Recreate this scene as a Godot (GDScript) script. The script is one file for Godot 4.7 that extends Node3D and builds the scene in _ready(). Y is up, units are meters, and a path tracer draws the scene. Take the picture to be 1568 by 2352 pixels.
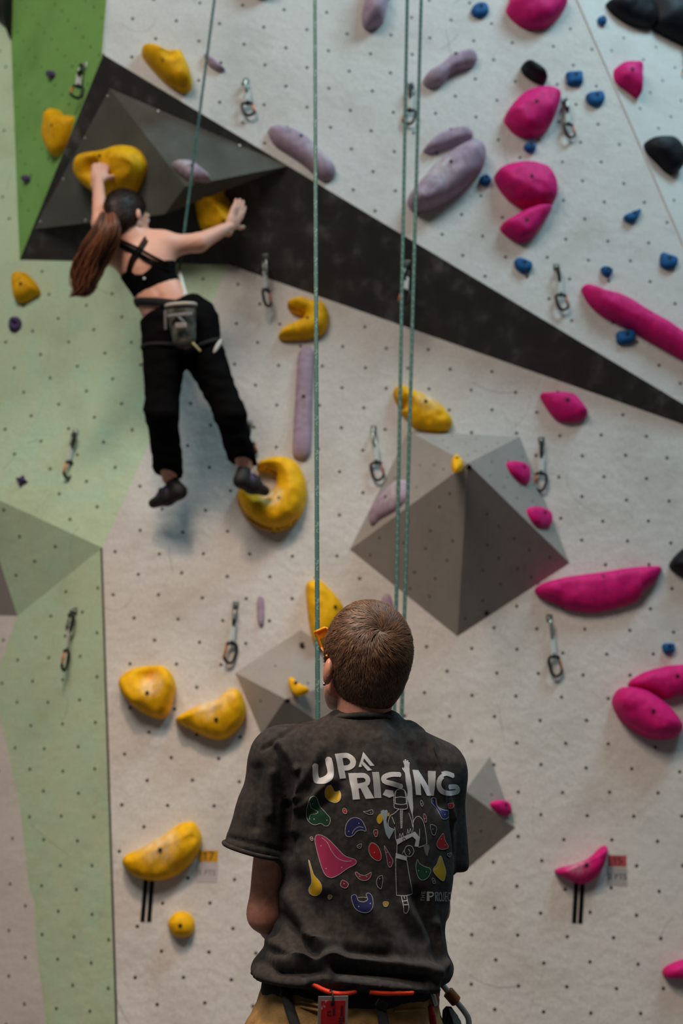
extends Node3D
# A climbing gym: a belayer seen from behind watches a climber on a faceted wall.

const FOCAL := 2800.0          # focal length in pixels of the 1568 x 2352 frame
const EYE := Vector3(0, 1.4, 5.39)
var cam_basis: Basis
var rng := RandomNumberGenerator.new()
var mats := {}
var taken := {}

func _ready() -> void:
	rng.seed = 7
	# ---- camera
	cam_basis = Basis.from_euler(Vector3(deg_to_rad(12.6), 0, deg_to_rad(1.7)), EULER_ORDER_YXZ)
	var cam := Camera3D.new()
	cam.name = "camera"
	cam.transform = Transform3D(cam_basis, EYE)
	cam.fov = rad_to_deg(2.0 * atan(1176.0 / FOCAL))
	cam.current = true
	var attr := CameraAttributesPhysical.new()
	attr.frustum_focus_distance = 2.36
	attr.frustum_focal_length = 43.0
	attr.exposure_aperture = 3.4
	cam.attributes = attr
	add_child(cam)
	cam.fov = rad_to_deg(2.0 * atan(1176.0 / FOCAL))
	# ---- environment (an indoor hall: no daylight)
	var env := Environment.new()
	env.background_mode = Environment.BG_COLOR
	env.background_color = Color(0.02, 0.02, 0.022)
	env.tonemap_mode = Environment.TONE_MAPPER_LINEAR
	env.tonemap_exposure = 0.99
	env.sdfgi_enabled = true
	env.ssao_enabled = true
	env.ssil_enabled = true
	var we := WorldEnvironment.new()
	we.name = "environment"
	we.environment = env
	add_child(we)
	# ---- lamps of the hall: [place, aimed at, size, colour, light energy, glow of the fitting]
	var lamps := [
		["ceiling_lamp", Vector3(3.3, 8.9, 2.7), Vector3(0.5, 4.6, 0.0), Vector2(2.4, 1.4), Color(0.74, 0.93, 1.0), 25.0, "cool white floodlight panel under the ceiling, nearer the right side wall"],
		["ceiling_lamp", Vector3(-2.5, 8.0, 6.6), Vector3(-0.3, 2.6, 0.0), Vector2(3.6, 2.0), Color(1.0, 0.96, 0.92), 29.0, "neutral white floodlight panel under the middle of the ceiling"],
		["spot_lamp", Vector3(-1.0, 6.6, 4.0), Vector3(-0.75, 0.0, 1.3), Vector2(0.70, 34.0), Color(1.0, 0.86, 0.74), 28.0, "warm round spotlight hanging from the ceiling, aimed at the lower wall"],
	]
	for l in lamps:
		lamp(l)
	make_materials()
	build_room()
	build_walls()
	build_volumes()
	build_holds()
	build_quickdraws()
	build_signs()
	build_ropes()
	build_belayer()
	build_climber()

# ---------------------------------------------------------------- looking things up
func ray(px: float, py: float) -> Vector3:
	return cam_basis * Vector3((px - 784.0) / FOCAL, -(py - 1176.0) / FOCAL, -1.0)

func atz(px: float, py: float, z: float) -> Vector3:
	var d := ray(px, py)
	return EYE + d * ((z - EYE.z) / d.z)

func hit(px: float, py: float, pl: Dictionary, off := 0.0) -> Vector3:
	var d := ray(px, py)
	var n: Vector3 = pl.n
	return EYE + d * ((n.dot(pl.o) + off - n.dot(EYE)) / n.dot(d))

func plane3(a: Vector3, b: Vector3, c: Vector3) -> Dictionary:
	var n := (b - a).cross(c - a).normalized()
	if n.z < 0: n = -n
	var u := Vector3.UP.cross(n).normalized()
	return {"n": n, "o": a, "u": u, "v": n.cross(u).normalized()}

func numbered(called: String) -> String:
	var k: int = taken.get(called, 0)
	taken[called] = k + 1
	return called if k == 0 else "%s_%03d" % [called, k]

func thing(called: String, label: String, category: String, at := Vector3.ZERO, group := "", basis := Basis()) -> Node3D:
	var o := Node3D.new()
	o.name = numbered(called)
	add_child(o)
	o.transform = Transform3D(basis, at)
	o.set_meta("label", label)
	o.set_meta("category", category)
	if group: o.set_meta("group", group)
	return o

func part(parent: Node, called: String, mesh: Mesh, mat: Material, label := "", kind := "") -> MeshInstance3D:
	var o := MeshInstance3D.new()
	o.name = called
	o.mesh = mesh
	o.material_override = mat
	parent.add_child(o, true)
	if label: o.set_meta("label", label)
	if kind: o.set_meta("kind", kind)
	return o

func structure(called: String, mesh: Mesh, mat: Material) -> MeshInstance3D:
	var o := part(self, called, mesh, mat, "", "structure")
	return o

# ---------------------------------------------------------------- mesh building (triangles counter-clockwise seen from outside)
class MB:
	var v := PackedVector3Array()
	var i := PackedInt32Array()
	var uv := PackedVector2Array()
	var c := PackedColorArray()

	func tri(a: Vector3, b: Vector3, d: Vector3) -> void:
		var k := v.size()
		v.append(a); v.append(b); v.append(d)
		i.append(k); i.append(k + 1); i.append(k + 2)

	func quad(a: Vector3, b: Vector3, d: Vector3, e: Vector3) -> void:
		var k := v.size()
		v.append(a); v.append(b); v.append(d); v.append(e)
		i.append_array(PackedInt32Array([k, k + 1, k + 2, k, k + 2, k + 3]))

	func box(t: Transform3D, s: Vector3) -> void:
		var h := s * 0.5
		for f in [[Vector3(1, 0, 0), Vector3(0, 1, 0), Vector3(0, 0, 1)], [Vector3(0, 1, 0), Vector3(0, 0, 1), Vector3(1, 0, 0)], [Vector3(0, 0, 1), Vector3(1, 0, 0), Vector3(0, 1, 0)]]:
			for sg in [1.0, -1.0]:
				var n: Vector3 = f[0] * h * sg
				var a: Vector3 = f[1] * h
				var b: Vector3 = f[2] * h * sg
				quad(t * (n - a - b), t * (n + a - b), t * (n + a + b), t * (n - a + b))

	# a box with bevelled edges, its faces joined by chamfers
	func bevel_box(t: Transform3D, s: Vector3, b: float) -> void:
		var h := s * 0.5
		var g := h - Vector3(b, b, b)
		var o := []
		for sx in [-1.0, 1.0]:
			for sy in [-1.0, 1.0]:
				for sz in [-1.0, 1.0]:
					o.append([Vector3(sx * h.x, sy * g.y, sz * g.z), Vector3(sx * g.x, sy * h.y, sz * g.z), Vector3(sx * g.x, sy * g.y, sz * h.z)])
		var pts := PackedVector3Array()
		for e in o:
			for q in e:
				pts.append(q)
		hull(pts, t)

	# convex hull of few points, flat faces (brute force)
	func hull(pts: PackedVector3Array, t: Transform3D) -> void:
		var n := pts.size()
		var mid := Vector3.ZERO
		for q in pts: mid += q
		mid /= n
		var done := {}
		for a in n:
			for b in range(a + 1, n):
				for d in range(b + 1, n):
					var nn := (pts[b] - pts[a]).cross(pts[d] - pts[a])
					if nn.length() < 1e-12: continue
					nn = nn.normalized()
					if nn.dot(pts[a] - mid) < 0: nn = -nn
					var ok := true
					var on := []
					for e in n:
						var h := nn.dot(pts[e] - pts[a])
						if h > 1e-6: ok = false; break
						if h > -1e-6: on.append(pts[e])
					if not ok: continue
					var key := "%.3f %.3f %.3f %.4f" % [nn.x, nn.y, nn.z, nn.dot(pts[a])]
					if done.has(key): continue
					done[key] = true
					var cc := Vector3.ZERO
					for q in on: cc += q
					cc /= on.size()
					var ux: Vector3 = (on[0] - cc).normalized()
					var uy := nn.cross(ux)
					on.sort_custom(func(p, q): return atan2((p - cc).dot(uy), (p - cc).dot(ux)) < atan2((q - cc).dot(uy), (q - cc).dot(ux)))
					for k in range(1, on.size() - 1):
						tri(t * on[0], t * on[k], t * on[k + 1])

	# a tube along points; radii one number or one per point; flat squeezes it across `side`
	func tube(p: PackedVector3Array, r, sides := 8, closed := false, caps := true, squash := Vector3.ZERO, uvs := false) -> void:
		var n := p.size()
		var base := v.size()
		var up := Vector3.UP
		var t0 := (p[1] - p[0]).normalized()
		if absf(t0.dot(up)) > 0.9: up = Vector3.RIGHT
		var nx := t0.cross(up).normalized()
		var along := 0.0
		for k in n:
			var t: Vector3
			if closed: t = (p[(k + 1) % n] - p[(k + n - 1) % n]).normalized()
			else: t = (p[mini(k + 1, n - 1)] - p[maxi(k - 1, 0)]).normalized()
			nx = (nx - t * nx.dot(t)).normalized()
			var ny := t.cross(nx)
			var rad: float = r[k] if r is PackedFloat32Array or r is Array else r
			if k > 0: along += p[k].distance_to(p[k - 1])
			for s in sides + (1 if uvs else 0):
				var a := TAU * s / sides
				var o := (nx * cos(a) + ny * sin(a)) * rad
				if squash != Vector3.ZERO:
					var sn := squash.normalized()
					o -= sn * o.dot(sn) * (1.0 - squash.length())
				v.append(p[k] + o)
				if uvs: uv.append(Vector2(float(s) / sides, along))
		var w := sides + (1 if uvs else 0)
		for k in (n if closed else n - 1):
			for s in sides:
				var a := base + k * w + s
				var b := base + k * w + (s + 1) % w
				var d := base + ((k + 1) % n) * w + s
				var e := base + ((k + 1) % n) * w + (s + 1) % w
				i.append_array(PackedInt32Array([a, b, e, a, e, d]))
		if not closed and caps and not uvs:
			for end in 2:
				var k0 := 0 if end == 0 else n - 1
				var m := v.size()
				v.append(p[k0])
				for s in sides:
					var a := base + k0 * w + s
					var b := base + k0 * w + (s + 1) % w
					if end == 0: i.append_array(PackedInt32Array([m, b, a]))
					else: i.append_array(PackedInt32Array([m, a, b]))

	func ellipsoid(t: Transform3D, nu := 16, nv := 10) -> void:
		var base := v.size()
		for a in nv + 1:
			var th := PI * a / nv
			for b in nu:
				var ph := TAU * b / nu
				v.append(t * Vector3(sin(th) * cos(ph), cos(th), -sin(th) * sin(ph)))
		for a in nv:
			for b in nu:
				var p := base + a * nu + b
				var q := base + a * nu + (b + 1) % nu
				i.append_array(PackedInt32Array([p, p + nu, q + nu, p, q + nu, q]))

	# a lathe about t's y axis: profile of (radius, height) from bottom to top
	func lathe(t: Transform3D, prof: Array, sides := 20) -> void:
		var base := v.size()
		for q in prof:
			for s in sides:
				var a := TAU * s / sides
				v.append(t * Vector3(q[0] * cos(a), q[1], -q[0] * sin(a)))
		for k in prof.size() - 1:
			for s in sides:
				var a := base + k * sides + s
				var b := base + k * sides + (s + 1) % sides
				i.append_array(PackedInt32Array([a, b, b + sides, a, b + sides, a + sides]))

	func add(vv: PackedVector3Array, ii: PackedInt32Array) -> void:
		var k := v.size()
		v.append_array(vv)
		for q in ii: i.append(q + k)

	func move(off: Vector3) -> void:
		for k in v.size(): v[k] += off

	func mesh() -> ArrayMesh:
		var nrm := PackedVector3Array()
		nrm.resize(v.size())
		var rev := PackedInt32Array()
		rev.resize(i.size())
		for k in range(0, i.size(), 3):
			var a := i[k]
			var b := i[k + 1]
			var d := i[k + 2]
			var fn := (v[b] - v[a]).cross(v[d] - v[a])
			nrm[a] += fn; nrm[b] += fn; nrm[d] += fn
			rev[k] = a; rev[k + 1] = d; rev[k + 2] = b
		for k in nrm.size():
			nrm[k] = nrm[k].normalized() if nrm[k].length_squared() > 1e-24 else Vector3.UP
		var arr := []
		arr.resize(Mesh.ARRAY_MAX)
		arr[Mesh.ARRAY_VERTEX] = v
		arr[Mesh.ARRAY_NORMAL] = nrm
		if uv.size() == v.size(): arr[Mesh.ARRAY_TEX_UV] = uv
		if c.size() == v.size(): arr[Mesh.ARRAY_COLOR] = c
		arr[Mesh.ARRAY_INDEX] = rev
		var m := ArrayMesh.new()
		m.add_surface_from_arrays(Mesh.PRIMITIVE_TRIANGLES, arr)
		return m

func smooth_loop(p: PackedVector2Array, n: int) -> PackedVector2Array:
	# closed Catmull-Rom curve, resampled to n even steps
	var dense := PackedVector2Array()
	var m := p.size()
	for k in m:
		for s in 8:
			dense.append(p[k].cubic_interpolate(p[(k + 1) % m], p[(k + m - 1) % m], p[(k + 2) % m], s / 8.0))
	return resample(dense, n, true)

func resample(d: PackedVector2Array, n: int, closed: bool) -> PackedVector2Array:
	var m := d.size()
	var segs := m if closed else m - 1
	var total := 0.0
	for k in segs: total += d[k].distance_to(d[(k + 1) % m])
	var out := PackedVector2Array()
	var step := total / (n if closed else n - 1)
	var k := 0
	var acc := 0.0
	for j in n:
		var want := step * j
		while k < segs - 1 and acc + d[k].distance_to(d[(k + 1) % m]) < want:
			acc += d[k].distance_to(d[(k + 1) % m])
			k += 1
		var l := maxf(d[k].distance_to(d[(k + 1) % m]), 1e-9)
		out.append(d[k].lerp(d[(k + 1) % m], clampf((want - acc) / l, 0, 1)))
	return out

func curve3(p: Array, n: int) -> PackedVector3Array:
	# open Catmull-Rom curve through 3D points
	var out := PackedVector3Array()
	var m := p.size()
	for k in m - 1:
		for s in n:
			var a: Vector3 = p[k]
			out.append(a.cubic_interpolate(p[k + 1], p[maxi(k - 1, 0)], p[mini(k + 2, m - 1)], float(s) / n))
	out.append(p[m - 1])
	return out

func px_list(flat: Array) -> PackedVector2Array:
	var o := PackedVector2Array()
	for k in range(0, flat.size(), 2): o.append(Vector2(flat[k], flat[k + 1]))
	return o

# ---------------------------------------------------------------- materials
func ramp(cols: Array, offs: Array) -> Gradient:
	var g := Gradient.new()
	g.offsets = PackedFloat32Array(offs)
	g.colors = PackedColorArray(cols)
	return g

func noise_tex(seed_: int, freq: float, cols: Array, offs: Array, size := 512, oct := 5, type := FastNoiseLite.TYPE_SIMPLEX_SMOOTH) -> NoiseTexture2D:
	var n := FastNoiseLite.new()
	n.seed = seed_
	n.frequency = freq
	n.noise_type = type
	n.fractal_octaves = oct
	var t := NoiseTexture2D.new()
	t.width = size; t.height = size
	t.seamless = true
	t.noise = n
	t.color_ramp = ramp(cols, offs)
	return t

func bump_tex(seed_: int, freq: float, strength: float, size := 512, oct := 4) -> NoiseTexture2D:
	var n := FastNoiseLite.new()
	n.seed = seed_
	n.frequency = freq
	n.fractal_octaves = oct
	var t := NoiseTexture2D.new()
	t.width = size; t.height = size
	t.seamless = true
	t.noise = n
	t.as_normal_map = true
	t.bump_strength = strength
	return t

func mat(key: String, col: Color, rough := 0.8, metal := 0.0) -> StandardMaterial3D:
	var m := StandardMaterial3D.new()
	m.resource_name = key
	m.albedo_color = col
	m.roughness = rough
	m.metallic = metal
	mats[key] = m
	return m

func tri_mat(m: StandardMaterial3D, scale: float, albedo: Texture2D, normal: Texture2D = null, ns := 1.0, world := true) -> void:
	m.uv1_triplanar = true
	m.uv1_world_triplanar = world
	m.uv1_scale = Vector3(scale, scale, scale)
	m.albedo_texture = albedo
	if normal:
		m.normal_enabled = true
		m.normal_texture = normal
		m.normal_scale = ns

# painted plywood: coarse stains, fine speckle, rubber scuffs and chalk dabs, on a tile 2.6 m wide
func wall_paint(seed_: int, base: Color, stain: Color, tint: Color) -> ImageTexture:
	var S := 1024
	var a := FastNoiseLite.new()
	a.seed = seed_; a.frequency = 0.006; a.fractal_octaves = 5
	var b := FastNoiseLite.new()
	b.seed = seed_ + 3; b.frequency = 0.012; b.fractal_octaves = 3
	var c := FastNoiseLite.new()
	c.seed = seed_ + 9; c.frequency = 0.16; c.fractal_octaves = 3
	var da := a.get_seamless_image(S, S).get_data()
	var db := b.get_seamless_image(S, S).get_data()
	var dc := c.get_seamless_image(S, S).get_data()
	var out := PackedByteArray()
	out.resize(S * S * 3)
	for k in S * S:
		var f := clampf((da[k] - 118.0) / 110.0, 0.0, 1.0)
		var t := clampf((db[k] - 140.0) / 90.0, 0.0, 1.0)
		var s := 1.0 + (dc[k] - 128.0) * 0.0005
		var r := lerpf(base.r, stain.r, f)
		var g := lerpf(base.g, stain.g, f)
		var bl := lerpf(base.b, stain.b, f)
		r = lerpf(r, tint.r, t * 0.6) * s
		g = lerpf(g, tint.g, t * 0.6) * s
		bl = lerpf(bl, tint.b, t * 0.6) * s
		out[k * 3] = clampi(int(r * 255), 0, 255)
		out[k * 3 + 1] = clampi(int(g * 255), 0, 255)
		out[k * 3 + 2] = clampi(int(bl * 255), 0, 255)
	var im := Image.create_from_data(S, S, false, Image.FORMAT_RGB8, out)
	im.convert(Image.FORMAT_RGBA8)
	var rg := RandomNumberGenerator.new()
	rg.seed = seed_ * 31 + 5
	for k in 150:                                  # scuffs: short thin dark or pale strokes
		var p := Vector2(rg.randf() * S, rg.randf() * S)
		var d := Vector2.from_angle(PI / 2 + rg.randfn(0.0, 0.5))
		var bend := rg.randfn(0.0, 0.012)
		var len_ := rg.randi_range(15, 95)
		var dark := rg.randf() < 0.6
		var al := rg.randf_range(0.03, 0.13)
		var w := 1 if rg.randf() < 0.7 else 2
		var ink := Image.create_empty(w, w, false, Image.FORMAT_RGBA8)
		ink.fill(Color(0.16, 0.15, 0.15, al) if dark else Color(0.93, 0.93, 0.95, al))
		for s in len_:
			d = d.rotated(bend)
			p += d
			im.blend_rect(ink, Rect2i(0, 0, w, w), Vector2i(posmod(int(p.x), S), posmod(int(p.y), S)))
	return ImageTexture.create_from_image(im)

func hold_mat(key: String, col: Color, rough: float) -> void:
	# textured resin: colour comes from the vertices (dye and chalk), grain from the maps
	var m := mat(key, Color.WHITE, rough)
	m.vertex_color_use_as_albedo = true
	m.metallic_specular = 0.35
	tri_mat(m, 3.0, mats["grain_tex"], mats["grit_bump"], 0.5, false)
	m.set_meta("dye", col)

func make_materials() -> void:
	mats["grain_tex"] = noise_tex(5, 0.03, [Color(0.88, 0.88, 0.88), Color(1, 1, 1)], [0.25, 0.7], 256)
	mats["grit_bump"] = bump_tex(8, 0.2, 3.0, 256)
	mats["ply_bump"] = bump_tex(11, 0.08, 2.0)
	var m := mat("wall_grey", Color.WHITE, 0.82)
	tri_mat(m, 1.0 / 2.6, wall_paint(21, Color(0.80, 0.785, 0.765), Color(0.745, 0.725, 0.70), Color(0.80, 0.775, 0.77)), mats["ply_bump"], 0.25)
	m = mat("wall_green_pale", Color.WHITE, 0.82)
	tri_mat(m, 1.0 / 2.6, wall_paint(33, Color(0.715, 0.79, 0.665), Color(0.65, 0.715, 0.59), Color(0.65, 0.81, 0.71)), mats["ply_bump"], 0.25)
	m = mat("wall_green", Color.WHITE, 0.82)
	tri_mat(m, 1.0 / 2.6, wall_paint(47, Color(0.48, 0.68, 0.35), Color(0.42, 0.60, 0.30), Color(0.51, 0.71, 0.40)), mats["ply_bump"], 0.25)
	m = mat("wall_black", Color.WHITE, 0.6)
	tri_mat(m, 1.0 / 1.7, noise_tex(61, 0.012, [Color(0.175, 0.172, 0.173), Color(0.19, 0.187, 0.187), Color(0.225, 0.225, 0.225), Color(0.50, 0.50, 0.50)], [0.2, 0.5, 0.66, 0.98], 1024, 5), mats["ply_bump"], 0.25)
	m = mat("volume_grey", Color.WHITE, 0.8)
	tri_mat(m, 1.0 / 1.2, wall_paint(71, Color(0.60, 0.575, 0.55), Color(0.565, 0.54, 0.515), Color(0.63, 0.605, 0.585)), mats["ply_bump"], 0.3)
	m = mat("volume_dark", Color.WHITE, 0.75)
	tri_mat(m, 1.0 / 1.2, noise_tex(81, 0.01, [Color(0.27, 0.275, 0.25), Color(0.31, 0.315, 0.29), Color(0.36, 0.37, 0.345)], [0.2, 0.55, 0.9]), mats["ply_bump"], 0.3)
	mat("tee_nut", Color(0.17, 0.155, 0.14), 0.5, 0.3)
	mat("screw_bright", Color(0.72, 0.74, 0.74), 0.35, 0.9)
	mat("bolt", Color(0.10, 0.09, 0.085), 0.45, 0.6)
	hold_mat("yellow", Color(0.955, 0.715, 0.035), 0.62)
	hold_mat("pink", Color(0.86, 0.095, 0.475), 0.62)
	hold_mat("blue", Color(0.09, 0.37, 0.60), 0.6)
	hold_mat("lilac", Color(0.67, 0.585, 0.655), 0.62)
	hold_mat("violet", Color(0.33, 0.26, 0.44), 0.6)
	hold_mat("black", Color(0.11, 0.11, 0.115), 0.55)
	mat("steel", Color(0.66, 0.70, 0.68), 0.38, 0.85)
	mat("dark_alloy", Color(0.17, 0.17, 0.17), 0.4, 0.6)
	mat("copper_alloy", Color(0.72, 0.42, 0.28), 0.4, 0.6)
	mat("webbing_pale", Color(0.74, 0.76, 0.74), 0.9)
	mat("webbing_black", Color(0.07, 0.07, 0.075), 0.9)
	mat("tape_black", Color(0.055, 0.055, 0.06), 0.55)
	mat("room_dark", Color(0.55, 0.53, 0.51), 0.9)
	mat("room_floor", Color(0.32, 0.32, 0.34), 0.9)

# ---------------------------------------------------------------- the hall
func lamp(l: Array) -> void:
	var at: Vector3 = l[1]
	var to: Vector3 = l[2]
	var size: Vector2 = l[3]
	var col: Color = l[4]
	var b := Basis.looking_at(to - at)
	var o := thing(l[0], l[6], "lamp", at, "", b)
	var hm := StandardMaterial3D.new()
	hm.albedo_color = Color(0.25, 0.25, 0.26)
	hm.roughness = 0.6
	var round_ := size.y > 10.0
	var mb := MB.new()
	if round_: mb.lathe(Transform3D(Basis(Vector3.RIGHT, -PI / 2), Vector3(0, 0, 0.03)), [[size.x * 0.5 + 0.02, -0.32], [size.x * 0.5 + 0.03, 0.0], [size.x * 0.5, 0.0], [size.x * 0.5, -0.28], [0.0, -0.28]], 24)
	else: mb.box(Transform3D(Basis(), Vector3(0, 0, 0.09)), Vector3(size.x + 0.08, size.y + 0.08, 0.12))
	part(o, "housing", mb.mesh(), hm)
	var br := MB.new()
	br.tube(PackedVector3Array([Vector3(0, 0, 0.14), b.inverse() * Vector3(0, 9.75 - at.y, 0)]), 0.02, 8)
	part(o, "hanger", br.mesh(), hm)
	var gm := StandardMaterial3D.new()
	gm.albedo_color = Color.WHITE
	gm.emission_enabled = true
	gm.emission = col
	gm.emission_energy_multiplier = 4.0
	mb = MB.new()
	if round_: mb.lathe(Transform3D(Basis(Vector3.RIGHT, -PI / 2), Vector3(0, 0, 0.045)), [[0.0, -0.01], [size.x * 0.48, -0.01], [size.x * 0.48, 0.01], [0.0, 0.01]], 24)
	else: mb.box(Transform3D(Basis(), Vector3(0, 0, 0.02)), Vector3(size.x, size.y, 0.02))
	part(o, "diffuser", mb.mesh(), gm)
	if round_:
		var sp := SpotLight3D.new()
		sp.name = "lamp_light"
		sp.light_color = col
		sp.light_energy = l[5]
		sp.light_size = size.x * 0.5
		sp.spot_angle = size.y
		sp.spot_angle_attenuation = 1.0
		sp.spot_range = 30.0
		sp.spot_attenuation = 2.0
		sp.shadow_enabled = true
		o.add_child(sp)
		sp.position = Vector3(0, 0, -0.01)
		return
	var al := AreaLight3D.new()
	al.name = "lamp_light"
	al.area_size = size
	al.light_color = col
	al.light_energy = l[5]
	al.area_range = 30.0
	al.area_attenuation = 2.0
	al.shadow_enabled = true
	al.area_normalize_energy = true
	o.add_child(al)
	al.position = Vector3(0, 0, -0.01)

func build_room() -> void:
	for w in [["floor", Vector3(0, -0.15, 5.0), Vector3(13, 0.3, 14), "room_floor"], ["ceiling", Vector3(0, 9.9, 5.0), Vector3(13, 0.3, 14), "room_dark"],
			["wall_side_left", Vector3(-6.4, 4.9, 5.0), Vector3(0.2, 9.8, 13.6), "room_dark"], ["wall_side_right", Vector3(6.4, 4.9, 5.0), Vector3(0.2, 9.8, 13.6), "room_dark"],
			["wall_rear", Vector3(0, 4.9, 11.8), Vector3(12.6, 9.8, 0.2), "room_dark"], ["wall_backing", Vector3(0, 4.9, -1.7), Vector3(12.6, 9.8, 0.2), "room_dark"]]:
		var mb := MB.new()
		mb.box(Transform3D(Basis(), w[1]), w[2])
		structure(w[0], mb.mesh(), mats[w[3]])

# ---------------------------------------------------------------- the climbing wall
var pl := {}                # planes of the panels
var poly := {}              # their outlines in space

func prism(pts: PackedVector3Array, n: Vector3, depth: float) -> ArrayMesh:
	# a flat panel with thickness; pts run round its front
	var c := Vector3.ZERO
	for p in pts: c += p
	var u := Vector3.UP.cross(n).normalized()
	var v := n.cross(u)
	var flat := PackedVector2Array()
	for p in pts: flat.append(Vector2(p.dot(u), p.dot(v)))
	var q := pts.duplicate()
	if Geometry2D.is_polygon_clockwise(flat) == false:      # area sign differs with y up: make it counter-clockwise about n
		pass
	var area := 0.0
	for k in flat.size(): area += flat[k].cross(flat[(k + 1) % flat.size()])
	if area < 0:
		q.reverse()
		flat.reverse()
	var idx := Geometry2D.triangulate_polygon(flat)
	var mb := MB.new()
	for k in range(0, idx.size(), 3):
		var a := q[idx[k]]
		var b := q[idx[k + 1]]
		var d := q[idx[k + 2]]
		if (b - a).cross(d - a).dot(n) < 0:
			var s := b; b = d; d = s
		mb.tri(a, b, d)
		mb.tri(a - n * depth, d - n * depth, b - n * depth)
	for k in q.size():
		var a := q[k]
		var b := q[(k + 1) % q.size()]
		mb.quad(b, a, a - n * depth, b - n * depth)
	return mb.mesh()

func inside(p: Vector2, pg: PackedVector2Array, margin: float) -> bool:
	if not Geometry2D.is_point_in_polygon(p, pg): return false
	for k in pg.size():
		if Geometry2D.get_closest_point_to_segment(p, pg[k], pg[(k + 1) % pg.size()]).distance_to(p) < margin: return false
	return true

# bolt inserts: low dark rings on a staggered grid, where the frame can see them
func inserts(pts: PackedVector3Array, plane: Dictionary, at: Vector3, step: Vector2, turn: float, r := 0.0078, jitter := 0.004, margin := 0.03) -> ArrayMesh:
	var mb := MB.new()
	var u: Vector3 = plane.u
	var v: Vector3 = plane.v
	var n: Vector3 = plane.n
	var gu := u.rotated(n, turn)
	var gv := v.rotated(n, turn)
	var pg := PackedVector2Array()
	for p in pts: pg.append(Vector2((p - at).dot(u), (p - at).dot(v)))
	var rg := RandomNumberGenerator.new()
	rg.seed = int(absf(at.x * 1000 + at.y * 77)) + 3
	for a in range(-60, 61):
		for b in range(-60, 61):
			if (a + b) % 2 != 0: continue
			var w := at + gu * (a * step.x * 0.5 + rg.randfn(0.0, jitter)) + gv * (b * step.y * 0.5 + rg.randfn(0.0, jitter))
			var f := Vector2((w - at).dot(u), (w - at).dot(v))
			if not inside(f, pg, margin): continue
			var q := cam_basis.inverse() * (w - EYE)
			if absf(q.x / -q.z * FOCAL) > 900.0 or absf(q.y / -q.z * FOCAL) > 1300.0: continue
			ring(mb, w, n, u, r)
	return mb.mesh() if mb.v.size() else null

func ring(mb: MB, w: Vector3, n: Vector3, u: Vector3, r: float) -> void:
	var t := n.cross(u)
	var base := mb.v.size()
	for k in 8:
		var a := TAU * k / 8
		var d := u * cos(a) + t * sin(a)
		mb.v.append(w + d * r)
		mb.v.append(w + d * r * 0.8 + n * 0.0012)
	mb.v.append(w + n * 0.0004)
	for k in 8:
		var a := base + k * 2
		var b := base + ((k + 1) % 8) * 2
		mb.i.append_array(PackedInt32Array([a, b, b + 1, a, b + 1, a + 1, a + 1, b + 1, base + 16]))

func panel(called: String, key: String, pts: Array, m: String, grid = null) -> void:
	var pv := PackedVector3Array(pts)
	poly[key] = pv
	var o := structure(called, prism(pv, pl[key].n, 0.06), mats[m])
	if grid != null:
		var im := inserts(pv, pl[key], grid[0], grid[1], grid[2])
		if im: part(o, "bolt_holes", im, mats["tee_nut"], "rows of small dark bolt holes", "stuff")

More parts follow.
